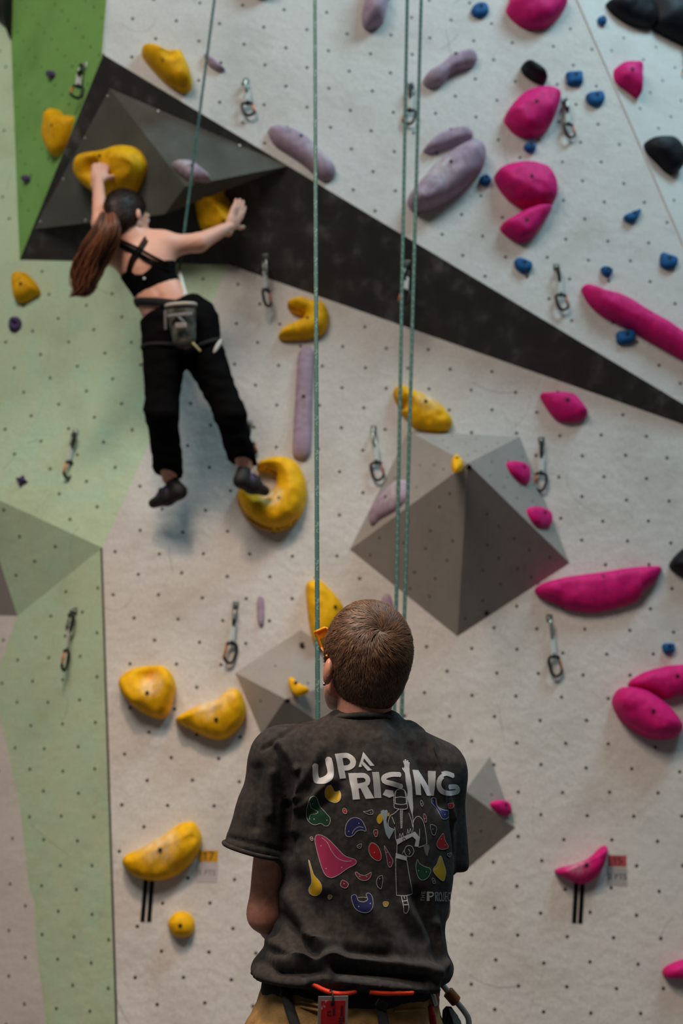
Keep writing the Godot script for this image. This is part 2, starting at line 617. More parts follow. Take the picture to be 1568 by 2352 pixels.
func build_walls() -> void:
	var M := {"n": Vector3(0, 0, 1), "o": Vector3.ZERO, "u": Vector3.RIGHT, "v": Vector3.UP}
	pl["main"] = M
	var P := atz(1758, 1042, 0)
	var B := atz(525, 608, 0)
	var V := atz(235, 1258, 0)
	var A := atz(237, 125, 0.45)
	pl["upper"] = plane3(A, P, A + Vector3.UP)
	pl["roof"] = plane3(A, P, B)
	var C := hit(45, 597, pl["roof"])
	pl["green"] = plane3(V, B, C)
	pl["flank"] = plane3(A, C, A + Vector3.UP)
	var L := hit(25, 85, pl["flank"])
	var F := hit(-260, 1030, pl["green"])
	# lower left: recedes to the left of the arete
	var W := atz(270, 2352, 0)
	var low := V + (W - V) * 1.45
	var D := atz(40, 1415, -0.30)
	pl["lower_left"] = plane3(V, W, D)
	pl["under"] = plane3(V, hit(0, 1150, pl["green"]), D)
	# right: the panel beyond the long diagonal edge turns back to the right
	var E0 := hit(1325 - 243 * 0.6, -560 * 0.6, pl["upper"])
	var E1 := hit(1325 + 243 * 1.9, 560 * 1.9, pl["upper"])
	var R0 := hit(1325, 0, pl["upper"])
	pl["right"] = plane3(E0, E1, R0 + Vector3(0.9, 0.0, -0.45))
	var pxm := 0.2
	panel("wall_center", "main", [V, B, P, atz(2300, 1230, 0), atz(2300, 2900, 0), low], "wall_grey", [atz(1191, 2265, 0), Vector2(0.2, 0.2), 0.004])
	# upper wall
	var top := 7.6
	var u2: Dictionary = pl["upper"]
	var E1c := E1
	var At := A + Vector3.UP * 0.9
	panel("wall_upper", "upper", [A, P, E1c, E0, hit(850, -420, u2), At], "wall_grey", [hit(896, 24 + 57, u2), Vector2(0.2, 0.2), 0.055])
	panel("wall_overhang", "roof", [A, C, B, P], "wall_black")
	panel("wall_left_flank", "flank", [A, C, L, hit(15, -190, pl["flank"]), At], "wall_green", [hit(118, 90, pl["flank"]), Vector2(0.2, 0.2), 0.0])
	panel("wall_left", "green", [V, B, C, hit(-420, 640, pl["green"]), F], "wall_green_pale", [hit(217, 757, pl["green"]), Vector2(0.2, 0.2), -0.35])
	var far := hit(-420, 640, pl["green"])
	pl["strip"] = plane3(C, L, far)
	panel("wall_left_upper", "strip", [C, L, hit(15, -190, pl["strip"]), hit(-420, -190, pl["strip"]), far], "wall_green_pale", [hit(10, 300, pl["strip"]), Vector2(0.2, 0.2), -0.3])
	var g3: Dictionary = pl["lower_left"]
	var D2 := hit(-30, 1402, g3)
	panel("wall_left_under", "under", [V, F, hit(-30, 1200, pl["under"]), D], "wall_green_pale", [hit(128, 1254, pl["under"]), Vector2(0.2, 0.2), -0.3])
	pl["under_grey"] = plane3(D, hit(-30, 1200, pl["under"]), hit(-80, 1402, g3))
	panel("wall_left_return", "under_grey", [D, hit(-30, 1200, pl["under"]), F, hit(-260, 1398, g3)], "volume_grey", [hit(6, 1340, pl["under_grey"]), Vector2(0.2, 0.2), 0.1])
	var edge := [[-12, 1560], [0, 1652], [20, 1732], [45, 1850], [58, 1960], [66, 2040], [80, 2072], [82, 2150], [90, 2230], [105, 2345], [118, 2460], [140, 2700]]
	var ge := []
	for e in edge: ge.append(hit(e[0], e[1], g3))
	var green := [D, V, low]
	var rv := ge.duplicate(); rv.reverse()
	green.append_array(rv)
	panel("wall_left_lower", "lower_left", green, "wall_green_pale", [hit(178, 1823, g3), Vector2(0.2, 0.2), 0.02])
	var grey := ge.duplicate()
	grey.append_array([hit(-420, 2700, g3), hit(-420, 1398, g3), D])
	pl["lower_left_grey"] = g3
	panel("wall_left_lower_grey", "lower_left_grey", grey, "wall_grey", [hit(178, 1823, g3), Vector2(0.2, 0.2), 0.02])
	panel("wall_right", "right", [E0, E1, hit(2300, 1700, pl["right"]), hit(2300, -400, pl["right"])], "wall_grey", [hit(1440, 280, pl["right"]), Vector2(0.2, 0.2), 0.1])
	# strips along the edges where panels meet
	var edges := [["trim_1", A, At, "upper"], ["trim_2", E0, E1, "upper"]]
	for e in edges:
		var mb := MB.new()
		mb.tube(PackedVector3Array([e[1], e[2]]), 0.006, 6)
		structure(e[0], mb.mesh(), mats["wall_grey"])
	var mb2 := MB.new()
	mb2.tube(PackedVector3Array([V + Vector3(-0.004, 0, 0.001), low + Vector3(-0.004, 0, 0.001)]), 0.0045, 6)
	structure("trim_3", mb2.mesh(), mats["tee_nut"])

# ---------------------------------------------------------------- plywood volumes bolted on the wall
func volume(label: String, plane: Dictionary, pts: Array, faces: Array, m: String, step := 0.11, holes := true) -> Dictionary:
	var w := []
	var c := Vector3.ZERO
	for p in pts:
		var q := hit(p[0], p[1], plane, p[2])
		w.append(q)
		c += q
	c /= pts.size()
	c = c - plane.n * (c - plane.o).dot(plane.n)
	var o := thing("plywood_volume", label, "climbing volume", c)
	var mb := MB.new()
	var hb := MB.new()
	var pls := {}
	for f in faces:
		var a: Vector3 = w[f[0]] - c
		var b: Vector3 = w[f[1]] - c
		var d: Vector3 = w[f[2]] - c
		var n := (b - a).cross(d - a).normalized()
		if n.dot(plane.n) < 0 and n.dot((a + b + d) / 3.0) < 0 or n.dot((a + b + d) / 3.0 + plane.n * 0.1) < 0:
			var s := b; b = d; d = s
			n = -n
		mb.tri(a, b, d)
		pls[f[3]] = {"n": n, "o": a + c, "u": Vector3.UP.cross(n).normalized(), "v": n.cross(Vector3.UP.cross(n).normalized())}
		if holes:
			var im := inserts(PackedVector3Array([a + c, b + c, d + c]), pls[f[3]], (a + b + d) / 3.0 + c, Vector2(step * 1.45, step * 1.25), 0.3, 0.0052, 0.009, 0.03)
			if im:
				var arr := im.surface_get_arrays(0)
				var vv: PackedVector3Array = arr[Mesh.ARRAY_VERTEX]
				var ii: PackedInt32Array = arr[Mesh.ARRAY_INDEX]
				var r := PackedInt32Array()
				for k in range(0, ii.size(), 3):
					r.append(ii[k]); r.append(ii[k + 2]); r.append(ii[k + 1])
				for k in vv.size(): vv[k] -= c
				hb.add(vv, r)
	part(o, "panels", mb.mesh(), mats[m])
	if hb.v.size(): part(o, "bolt_holes", hb.mesh(), mats["tee_nut"], "small dark bolt holes", "stuff")
	pls["node"] = o
	return pls

var vol := {}

func build_volumes() -> void:
	vol["big"] = volume("large grey pyramid volume with a long pink hold at its right corner", pl["main"],
		[[938, 990, 0.0], [1193, 1003, 0.0], [1308, 1293, 0.0], [1050, 1462, 0.0], [803, 1262, 0.0], [1074, 1064, 0.46]],
		[[0, 1, 5, "top"], [1, 2, 5, "right"], [2, 3, 5, "low_right"], [3, 4, 5, "low_left"], [4, 0, 5, "left"]], "volume_grey")
	vol["small"] = volume("small grey pyramid volume with one tiny yellow hold, beside the belayer's head", pl["main"],
		[[690, 1447, 0.0], [540, 1545, 0.0], [600, 1688, 0.0], [790, 1700, 0.0], [848, 1545, 0.0], [655, 1605, 0.15]],
		[[0, 1, 5, "top"], [1, 2, 5, "left"], [2, 3, 5, "low"], [3, 4, 5, "low_right"], [4, 0, 5, "right"]], "volume_grey")
	vol["side"] = volume("grey pyramid volume partly hidden behind the belayer's right sleeve", pl["main"],
		[[1125, 1738, 0.0], [1183, 1902, 0.0], [1068, 2000, 0.0], [940, 1900, 0.0], [985, 1760, 0.0], [1068, 1816, 0.17]],
		[[0, 1, 5, "right"], [1, 2, 5, "low"], [2, 3, 5, "low_left"], [3, 4, 5, "left"], [4, 0, 5, "top"]], "volume_grey")
	vol["dark"] = volume("large dark grey-green pyramid volume on the black overhang above the climber", pl["roof"],
		[[252, 203, 0.0], [662, 381, 0.0], [78, 526, 0.0], [425, 428, 0.22], [378, 492, 0.2136]],
		[[0, 1, 3, "right"], [2, 4, 3, "left_low"], [0, 2, 3, "left"], [4, 1, 3, "low"], [2, 1, 4, "under"]], "volume_dark", 0.11, false)
	for s in [["big", 1117, 1408, "low_right"], ["small", 693, 1480, "top"], ["small", 660, 1610, "low"], ["big", 1077, 1073, "low_right"]]:
		var pd: Dictionary = vol[s[0]][s[3]]
		var nd: Node3D = vol[s[0]].node
		var md := MB.new()
		md.lathe(Transform3D(Basis(pd.u, pd.n, -pd.v), hit(s[1], s[2], pd) - nd.position), [[0.011, -0.002], [0.011, 0.0015], [0.008, 0.0025], [0.006, 0.0008], [0.0, 0.0008]], 12)
		part(nd, "fixing_bolt", md.mesh(), mats["bolt"])
	var o: Node3D = vol["dark"].node
	for s in [[247, 222, "left"], [364, 255, "right"], [455, 293, "right"], [551, 334, "right"], [195, 318, "left"], [145, 413, "left"], [92, 510, "left"], [196, 507, "left"]]:
		var mb := MB.new()
		var pp: Dictionary = vol["dark"][s[2]]
		var w := hit(s[0], s[1], pp)
		mb.lathe(Transform3D(Basis(pp.u, pp.n, -pp.v), w - o.position), [[0.007, -0.002], [0.007, 0.0015], [0.004, 0.003], [0.0, 0.003]], 10)
		part(o, "screw", mb.mesh(), mats["screw_bright"])

# ---------------------------------------------------------------- climbing holds
var bolt_mesh: ArrayMesh
var lump := FastNoiseLite.new()

func near_ridge(p: Vector2, rd: PackedVector2Array) -> Vector2:
	if rd.size() == 1: return rd[0]
	var best := rd[0]
	var bd := 1e9
	for k in rd.size() - 1:
		var q := Geometry2D.get_closest_point_to_segment(p, rd[k], rd[k + 1])
		if q.distance_to(p) < bd:
			bd = q.distance_to(p)
			best = q
	return best

func rings(mb: MB, loop: PackedVector2Array, rd: PackedVector2Array, height: float, q_: float, e: float, c: Vector3, dents: Array) -> void:
	var N := loop.size()
	var R := 12
	var rows := [-0.006, 0.0]
	for k in R: rows.append((k + 1.0) / R)
	for rw in rows.size():
		var t: float = rows[rw]
		for k in N:
			var o := loop[k]
			var g := near_ridge(o, rd)
			var a: float = clampf(t, 0, 1) * PI / 2
			var p := g + (o - g) * pow(maxf(cos(a), 0.0), q_)
			var h: float = height * pow(sin(a), e) if t > 0 else t
			if t > 0:
				var ns := lump.get_noise_3d(p.x * 9 + c.x * 50, p.y * 9 + c.y * 50, 0.0)
				h += ns * height * 0.10 * minf(1.0, t * 2.0)
				for d in dents:
					h -= d[2] * exp(-pow(p.distance_to(d[0]) / d[1], 2.0) * 1.4) * minf(1.0, t * 3.0)
				h = maxf(h, 0.002)
			mb.v.append(Vector3(p.x, p.y, h))
	for rw in rows.size() - 1:
		for k in N:
			var a := rw * N + k
			var b := rw * N + (k + 1) % N
			mb.i.append_array(PackedInt32Array([a, b, b + N, a, b + N, a + N]))

# a hold with a deep notch: swells from its outline over the width w, meshed from a distance field
func pillow(mb: MB, loop: PackedVector2Array, height: float, w: float, tilt: float, c: Vector3, dents: Array) -> void:
	var lo := Vector2(1e9, 1e9)
	var hi := -lo
	for p in loop: lo = lo.min(p); hi = hi.max(p)
	sd_begin(Vector3(lo.x - 0.015, lo.y - 0.015, -0.012), Vector3(hi.x + 0.015, hi.y + 0.015, height * 1.5 + 0.015), 0.0055)
	var N := loop.size()
	for y in g_n.y:
		for x in g_n.x:
			var p := Vector2(g_o.x + x * g_c, g_o.y + y * g_c)
			var d := 1e9
			for k in N: d = minf(d, Geometry2D.get_closest_point_to_segment(p, loop[k], loop[(k + 1) % N]).distance_squared_to(p))
			d = sqrt(d)
			var inn := Geometry2D.is_point_in_polygon(p, loop)
			var t := clampf(d / w, 0.0, 1.0) if inn else 0.0
			var h := height * sqrt(1.0 - pow(1.0 - t, 2.0)) * (1.0 + tilt * (p.y - lo.y) / (hi.y - lo.y) - tilt * 0.5)
			h += lump.get_noise_3d(p.x * 9 + c.x * 50, p.y * 9 + c.y * 50, 0.0) * height * 0.10 * t
			for q in dents: h -= q[2] * exp(-pow(p.distance_to(q[0]) / q[1], 2.0) * 1.4) * t
			for z in g_n.z:
				var zz := g_o.z + z * g_c
				var f := (zz - h) * 0.6
				f = maxf(f, -0.006 - zz)
				if not inn: f = maxf(f, d)
				else: f = maxf(f, -d)
				G[(z * g_n.y + y) * g_n.x + x] = f
	var m := sd_mesh()
	relax(m, 2)
	mb.v = m.v
	mb.i = m.i

func hold(plane: Dictionary, m: String, flat: Array, height: float, label: String, opts := {}) -> void:
	var out := px_list(flat)
	var u: Vector3 = plane.u
	var v: Vector3 = plane.v
	var n: Vector3 = plane.n
	var c := Vector3.ZERO
	var pts := []
	for p in out:
		var q := hit(p.x, p.y, plane, height * 0.25)
		pts.append(q)
		c += q
	c /= pts.size()
	c -= n * (c - plane.o).dot(n)
	var loc := PackedVector2Array()
	for q in pts: loc.append(Vector2((q - c).dot(u), (q - c).dot(v)))
	var N: int = opts.get("n", 44)
	var loop := smooth_loop(loc, N)
	var area := 0.0
	for k in N: area += loop[k].cross(loop[(k + 1) % N])
	if area < 0: loop.reverse()
	# ridge: the line that the bulge rises to
	var rd := PackedVector2Array()
	if opts.has("ridge"):
		for p in px_list(opts.ridge):
			var q := hit(p.x, p.y, plane, height * 0.9)
			rd.append(Vector2((q - c).dot(u), (q - c).dot(v)))
		rd = PackedVector2Array([rd[0], rd[rd.size() - 1]])
	else:
		var mean := Vector2.ZERO
		for p in loop: mean += p
		mean /= N
		var xx := 0.0
		var yy := 0.0
		var xy := 0.0
		for p in loop:
			var d := p - mean
			xx += d.x * d.x; yy += d.y * d.y; xy += d.x * d.y
		var ang := 0.5 * atan2(2 * xy, xx - yy)
		var ax := Vector2.from_angle(ang)
		var ay := ax.orthogonal()
		if ay.y < 0: ay = -ay
		var hx := 0.0
		var hy := 0.0
		for p in loop:
			hx = maxf(hx, absf((p - mean).dot(ax)))
			hy = maxf(hy, absf((p - mean).dot(ay)))
		var half := maxf(hx - hy, 0.0) * 0.75
		var mid: Vector2 = mean + Vector2(0, 1) * hy * opts.get("lift", 0.18)
		rd.append(mid - ax * half)
		rd.append(mid + ax * half)
	var e: float = opts.get("e", 0.8)
	var q_: float = opts.get("q", 0.85)
	var mb := MB.new()
	var dye: Color = mats[m].get_meta("dye")
	dye = dye.srgb_to_linear()
	var chalk := Color(0.86, 0.85, 0.83).srgb_to_linear()
	var dents := []
	for d in opts.get("dents", []):
		var w := hit(d[0], d[1], plane, height * 0.7)
		dents.append([Vector2((w - c).dot(u), (w - c).dot(v)), d[2] / 505.0, d[3]])
	var dabs := []
	for d in opts.get("chalk", []):
		var w := hit(d[0], d[1], plane, height * 0.7)
		dabs.append([Vector2((w - c).dot(u), (w - c).dot(v)), d[2] / 505.0, d[3]])
	if opts.has("pillow"):
		pillow(mb, loop, height, opts.pillow, opts.get("tilt", 0.0), c, dents)
	else:
		rings(mb, loop, rd, height, q_, e, c, dents)
	for p3 in mb.v:
		var p := Vector2(p3.x, p3.y)
		var col := dye
		for d in dabs:
			var f: float = clampf(1.25 - p.distance_to(d[0]) / d[1], 0.0, 1.0) * d[2]
			f *= clampf(0.75 + 1.3 * lump.get_noise_3d(p.x * 45, p.y * 45, c.y * 31), 0.0, 1.0)
			col = col.lerp(chalk, clampf(f, 0, 0.85))
		mb.c.append(col)
	var o := thing(opts.get("name", "climbing_hold"), label, opts.get("category", "climbing hold"), c, opts.get("group", ""), Basis(u, v, n))
	part(o, "body", mb.mesh(), mats[m])
	if opts.get("bolt", true) is Array or opts.get("bolt", true):
		var bp: Vector2
		if opts.has("bolt"):
			var w := hit(opts.bolt[0], opts.bolt[1], plane, height * 0.8)
			bp = Vector2((w - c).dot(u), (w - c).dot(v))
		else:
			bp = rd[0].lerp(rd[rd.size() - 1], 0.55)
		# rest the bolt on the surface: nearest vertex gives height and slope
		var best := 0
		var bd := 1e9
		for k in mb.v.size():
			var dd := Vector2(mb.v[k].x, mb.v[k].y).distance_to(bp)
			if mb.v[k].z > 0.003 and dd < bd:
				bd = dd
				best = k
		var s := part(o, "bolt", bolt_mesh, mats["bolt"], "dark recessed bolt")
		var arr: Array = o.get_child(0).mesh.surface_get_arrays(0)
		var nn: Vector3 = arr[Mesh.ARRAY_NORMAL][best]
		nn = (nn + Vector3(0, 0, 0.6)).normalized()
		var x := Vector3.UP.cross(nn).normalized()
		s.transform = Transform3D(Basis(x, nn.cross(x), nn), Vector3(bp.x, bp.y, mb.v[best].z))

func build_holds() -> void:
	lump.seed = 4
	lump.frequency = 1.0
	lump.fractal_octaves = 2
	var b := MB.new()
	b.lathe(Transform3D(Basis(Vector3.RIGHT, Vector3(0, 0, 1), Vector3(0, -1, 0)), Vector3.ZERO), [[0.0085, -0.012], [0.0085, 0.0015], [0.0066, 0.0025], [0.005, 0.0005], [0.0, 0.0002]], 12)
	bolt_mesh = b.mesh()
	var M: Dictionary = pl["main"]
	var U: Dictionary = pl["upper"]
	var G: Dictionary = pl["green"]
	var K: Dictionary = pl["roof"]
	var FL: Dictionary = pl["flank"]
	var RT: Dictionary = pl["right"]
	# --- yellow
	hold(U, "yellow", [325,112,340,110,362,123,378,128,400,124,418,123,424,138,436,165,442,190,436,204,420,208,400,197,378,182,358,162,340,142,328,126], 0.11, "yellow pinch hold above the top edge of the black overhang", {"dents": [[392,128,16,0.03]], "bolt": [374,139]})
	hold(FL, "yellow", [116,254,128,250,138,262,150,266,163,265,160,285,152,310,140,340,124,359,114,350,108,330,108,300,112,285], 0.07, "yellow horned hold on the dark green panel beside the black overhang", {"bolt": [125,290], "dents": [[147,262,12,0.03]]})
	hold(vol["dark"].left, "yellow", [174,378,190,353,235,345,278,333,305,340,322,360,328,385,315,420,298,445,250,458,212,440,180,410], 0.13, "big rounded yellow hold with a pocket, gripped by the climber's left hand", {"dents": [[215,385,26,0.08],[300,382,20,0.02]], "bolt": [233,359], "ridge": [225,372,290,370], "n": 56})
	hold(K, "yellow", [461,420,469,417,480,432,494,433,502,419,509,424,511,440,512,453,530,476,548,497,540,518,500,526,466,529,455,493,451,458,454,435], 0.15, "yellow two-eared hold under the climber's right hand on the black overhang", {"bolt": [517,507], "dents": [[487,436,12,0.03]], "ridge": [475,455,485,480,515,505], "n": 72})
	hold(G, "yellow", [30,640,36,628,55,627,70,635,85,655,90,672,75,680,55,692,35,690,30,665], 0.08, "chunky yellow hold on the pale green wall left of the climber's ponytail", {"bolt": [50,655]})
	hold(M, "yellow", [658,697,670,687,695,683,715,690,735,692,750,705,755,730,750,755,735,770,700,778,660,780,638,775,645,757,665,744,687,735,700,725,682,720,665,712], 0.08, "small yellow hooked hold above the long lilac rail", {"ridge": [672,697,715,705,728,730,705,757,665,767], "bolt": [706,731], "n": 64, "pillow": 0.05, "tilt": 0.3})
	hold(M, "yellow", [590,1062,615,1050,650,1047,680,1060,698,1090,705,1130,695,1175,670,1205,635,1219,600,1212,565,1190,545,1155,545,1125,560,1118,585,1126,606,1136,625,1122,634,1105,630,1090,612,1081,592,1079], 0.13, "big yellow crescent hold under the climber's right foot", {"ridge": [608,1066,655,1068,680,1102,676,1150,640,1180,595,1172,568,1148], "bolt": [641,1147], "chalk": [[622,1140,26,0.8]], "n": 90, "pillow": 0.085, "tilt": -0.3})
	hold(M, "yellow", [902,905,908,888,925,884,948,895,975,905,1005,922,1030,948,1040,968,1032,985,1010,992,975,988,950,980,935,962,918,945,930,935,912,928], 0.08, "lumpy yellow hold just above the large grey volume", {"bolt": [977,924], "dents": [[940,935,12,0.03],[985,965,10,0.012],[1010,955,9,0.01]], "chalk": [[985,915,30,0.45]], "n": 64, "pillow": 0.06, "tilt": 0.3})
	hold(vol["big"].top, "yellow", [1037,1058,1050,1052,1062,1063,1062,1072,1048,1079,1038,1073], 0.03, "tiny yellow foothold on the tip of the large grey volume")
	hold(M, "yellow", [702,1345,715,1333,735,1332,750,1345,775,1372,790,1400,772,1440,742,1478,728,1488,715,1460,706,1410], 0.10, "upright yellow hold half hidden by the belayer's head", {"ridge": [725,1360,750,1400,735,1440], "bolt": [770,1394]})
	hold(M, "yellow", [272,1570,280,1550,310,1533,350,1528,375,1530,395,1550,403,1580,398,1600,385,1640,370,1651,350,1648,315,1630,285,1600], 0.12, "round yellow pocket hold to the left of the winged yellow hold", {"dents": [[337,1553,24,0.09]], "ridge": [300,1586,345,1582,385,1568], "bolt": [339,1592], "chalk": [[348,1572,26,0.6]], "n": 64})
	hold(M, "yellow", [402,1655,420,1638,460,1618,500,1605,515,1590,530,1580,548,1585,560,1610,564,1640,550,1670,525,1693,500,1700,470,1692,430,1672], 0.11, "winged yellow hold beside the small grey volume", {"ridge": [445,1642,500,1628,538,1608], "bolt": [497,1653], "chalk": [[480,1612,36,0.6],[525,1592,20,0.3]], "n": 56})
	hold(vol["small"].top, "yellow", [662,1562,672,1557,685,1570,707,1580,700,1590,680,1596,668,1585], 0.03, "tiny three-lobed yellow foothold on the small grey volume")
	hold(M, "yellow", [280,1980,290,1962,315,1953,345,1935,372,1918,400,1898,425,1888,445,1890,460,1915,461,1940,445,1975,420,2000,390,2018,355,2024,320,2018,295,2003], 0.11, "long banana-shaped yellow hold above two strips of black tape", {"ridge": [315,1976,375,1945,430,1918], "bolt": [369,1951], "chalk": [[365,1935,42,0.5]], "dents": [[445,1925,8,0.012],[430,1930,7,0.01]], "n": 56})
	hold(M, "yellow", [385,2120,400,2098,420,2094,440,2105,446,2128,438,2148,415,2154,395,2146], 0.07, "small round yellow dome hold, lowest of the yellow holds", {"bolt": [415,2125]})
	# --- pink
	hold(U, "pink", [1165,20,1172,0,1185,-25,1270,-30,1303,0,1285,35,1255,58,1215,61,1185,45], 0.11, "pink rounded hold highest of the pink column")
	hold(U, "pink", [1160,268,1175,240,1205,212,1240,203,1270,206,1286,217,1282,245,1265,285,1240,308,1215,312,1185,302,1168,285], 0.11, "pink leaf-shaped hold under the small black hold", {"ridge": [1205,245,1260,225], "bolt": [1228,240]})
	hold(U, "pink", [1138,402,1150,385,1180,376,1215,374,1255,385,1275,415,1280,445,1268,468,1240,477,1205,473,1175,458,1150,430], 0.12, "pink domed hold stacked on a smaller pink hold", {"ridge": [1185,405,1240,415], "bolt": [1217,411]})
	hold(U, "pink", [1150,520,1175,500,1210,482,1262,474,1264,486,1245,515,1225,542,1200,554,1175,545], 0.09, "pointed pink hold directly below the domed pink hold", {"bolt": [1208,508]})
	hold(RT, "pink", [1414,160,1425,147,1445,145,1465,148,1470,170,1470,215,1466,222,1450,210,1420,185], 0.08, "pink wedge hold on the bright panel beyond the diagonal edge", {"bolt": [1448,163]})
	hold(U, "pink", [1337,660,1345,653,1370,664,1430,680,1480,710,1530,740,1568,765,1640,812,1640,862,1568,823,1500,785,1430,745,1380,720,1350,690], 0.08, "long slanting pink rail hold below the blue footholds", {"bolt": [1491,720], "n": 64})
	hold(M, "pink", [1240,907,1255,902,1300,902,1320,907,1340,930,1350,950,1335,963,1300,968,1275,960,1255,935], 0.07, "pink almond-shaped hold just under the black overhang", {"bolt": [1302,921]})
	hold(vol["big"].right, "pink", [1166,1062,1185,1060,1205,1068,1214,1085,1213,1110,1195,1105,1175,1085], 0.035, "small pink hold on the large grey volume, the higher of two")
	hold(vol["big"].right, "pink", [1213,1168,1235,1164,1258,1175,1266,1195,1260,1210,1235,1207,1220,1190], 0.035, "small pink hold on the large grey volume, the lower of two")
	hold(M, "pink", [1228,1355,1245,1340,1300,1325,1385,1313,1450,1303,1515,1300,1518,1312,1505,1335,1480,1355,1465,1378,1435,1390,1370,1405,1310,1400,1270,1383,1240,1370], 0.08, "long pink boat-shaped hold at the right corner of the large grey volume", {"bolt": [1384,1325], "n": 64, "ridge": [1290,1345,1460,1325]})
	hold(M, "pink", [1443,1572,1470,1548,1510,1534,1550,1527,1620,1530,1620,1590,1560,1597,1530,1606,1490,1590], 0.08, "pink hold tucked behind the big pink oval hold")
	hold(M, "pink", [1408,1615,1415,1590,1430,1578,1460,1578,1495,1590,1540,1625,1566,1660,1565,1680,1545,1697,1500,1697,1460,1680,1425,1650], 0.13, "big pink oval hold overlapping another pink hold", {"ridge": [1440,1605,1515,1648], "bolt": [1497,1634]})
	hold(M, "pink", [1275,2005,1282,1995,1320,1985,1355,1970,1378,1948,1392,1942,1394,1955,1385,1990,1370,2015,1345,2030,1325,2030,1300,2017], 0.08, "pink winged hold above two strips of black tape", {"ridge": [1305,2000,1345,1992,1380,1965], "bolt": [1345,1987], "chalk": [[1325,1987,25,0.4]]})
	hold(vol["side"].right, "pink", [1128,1845,1140,1838,1160,1840,1168,1855,1170,1872,1150,1870,1135,1858], 0.035, "small pink hold on the grey volume behind the belayer")
	hold(M, "pink", [1522,2232,1535,2218,1568,2205,1620,2195,1620,2245,1565,2248,1530,2246], 0.07, "pink hold cut off by the frame, low on the grey wall")
	# --- blue footholds
	var blues := [[U, [1082,22,1092,10,1112,8,1121,18,1119,33,1100,40,1086,35], "blue foothold level with the highest pink hold"],
		[U, [1300,168,1318,166,1335,166,1337,180,1336,193,1318,196,1303,194,1301,180], "square blue foothold beside the small black hold"],
		[U, [1346,218,1362,212,1383,212,1387,232,1368,244,1350,236], "blue foothold just below the square one, by the diagonal edge"],
		[U, [1204,333,1218,328,1229,336,1227,348,1212,348,1204,343], "tiny blue foothold between the leaf-shaped and the domed pink holds"],
		[U, [1102,408,1115,403,1127,414,1124,422,1110,425,1103,418], "tiny blue foothold touching the fat lilac hold"],
		[U, [1432,497,1450,488,1470,482,1468,492,1455,510,1438,508], "blue teardrop foothold by the lower part of the diagonal edge"],
		[U, [1182,597,1195,594,1220,605,1218,622,1200,626,1184,615], "oblong blue foothold below the pointed pink hold"],
		[U, [1518,582,1530,584,1554,594,1552,612,1535,618,1517,610], "blocky blue foothold above the long pink rail"],
		[U, [1380,615,1395,614,1406,623,1398,635,1384,630], "tiny blue foothold at the upper end of the long pink rail"],
		[RT, [1373,42,1382,40,1390,50,1388,58,1376,54], "tiny blue foothold on the bright panel beyond the diagonal edge"],
		[U, [1416,764,1430,760,1455,762,1454,784,1436,790,1418,788], "square blue foothold just under the long pink rail"],
		[M, [1522,1480,1535,1477,1548,1480,1547,1497,1536,1501,1523,1497], "square blue foothold above the pair of pink ovals"]]
	for q in blues:
		hold(q[0], "blue", q[1], 0.032, q[2], {"name": "foothold", "category": "foothold", "n": 28, "e": 0.6, "q": 0.6, "group": "blue footholds"})
	# --- lilac
	hold(U, "lilac", [468,126,478,129,500,145,517,160,500,162,480,150], 0.03, "sliver of a lilac hold behind the climber's rope", {"bolt": false})
	hold(U, "lilac", [560,-60,590,-90,625,-70,640,-40,615,-12,580,-18], 0.10, "lilac hold above the frame, over the sliver of lilac")
	hold(U, "lilac", [615,300,625,290,645,290,690,305,720,330,750,360,770,385,768,405,755,412,735,410,700,378,660,350,630,330], 0.06, "long lilac sausage hold beside the middle rope, above the overhang", {"bolt": [691,314], "chalk": [[740,350,35,0.4]]})
	hold(U, "lilac", [838,0,845,-40,880,-50,892,-10,886,30,880,50,860,61,838,60,832,30], 0.10, "lilac hold cut off by the frame between the middle rope and the rope pair")
	hold(U, "lilac", [973,180,985,165,1010,150,1035,128,1060,120,1085,116,1096,130,1090,148,1065,157,1040,165,1015,192,990,200,975,193], 0.06, "wavy lilac hold highest beside the pair of ropes", {"bolt": [1046,124]})
	hold(U, "lilac", [972,345,990,322,1015,304,1040,295,1070,292,1085,305,1083,318,1055,328,1020,340,990,349], 0.05, "slim lilac hold just above the fat lilac hold", {"bolt": [1035,297]})
	hold(U, "lilac", [938,460,945,438,970,410,1000,375,1040,345,1075,328,1100,326,1114,345,1112,380,1090,410,1050,445,1010,470,975,482,948,478], 0.12, "fat lilac sausage hold behind the pair of ropes", {"ridge": [970,445,1020,395,1080,350], "bolt": [1033,376], "chalk": [[1010,385,45,0.55]], "n": 56})
	hold(vol["dark"].right, "lilac", [395,380,405,373,440,373,462,388,482,407,478,415,440,414,415,400], 0.05, "lilac hold on the dark volume between the two yellow holds", {"chalk": [[420,380,25,0.5]]})
	hold(M, "lilac", [690,800,700,795,715,797,722,815,718,900,715,1000,712,1040,700,1056,685,1055,672,1045,672,1000,678,900,682,830], 0.045, "long upright lilac rail hold behind the middle rope", {"bolt": [697,912], "n": 64})
	hold(vol["big"].left, "lilac", [848,1190,870,1150,900,1115,930,1102,938,1115,930,1145,905,1170,870,1190,855,1205], 0.045, "lilac hold on the left face of the large grey volume", {"bolt": [887,1143], "chalk": [[905,1125,35,0.5]]})
	hold(M, "lilac", [592,1372,600,1368,606,1380,606,1425,600,1440,592,1430,590,1400], 0.02, "small upright lilac foothold beside a quickdraw on the grey wall", {"bolt": false})
	hold(M, "lilac", [876,1375,885,1362,896,1368,902,1390,900,1425,885,1430,878,1400], 0.03, "small lilac hold peeking over the belayer's head", {"bolt": false})
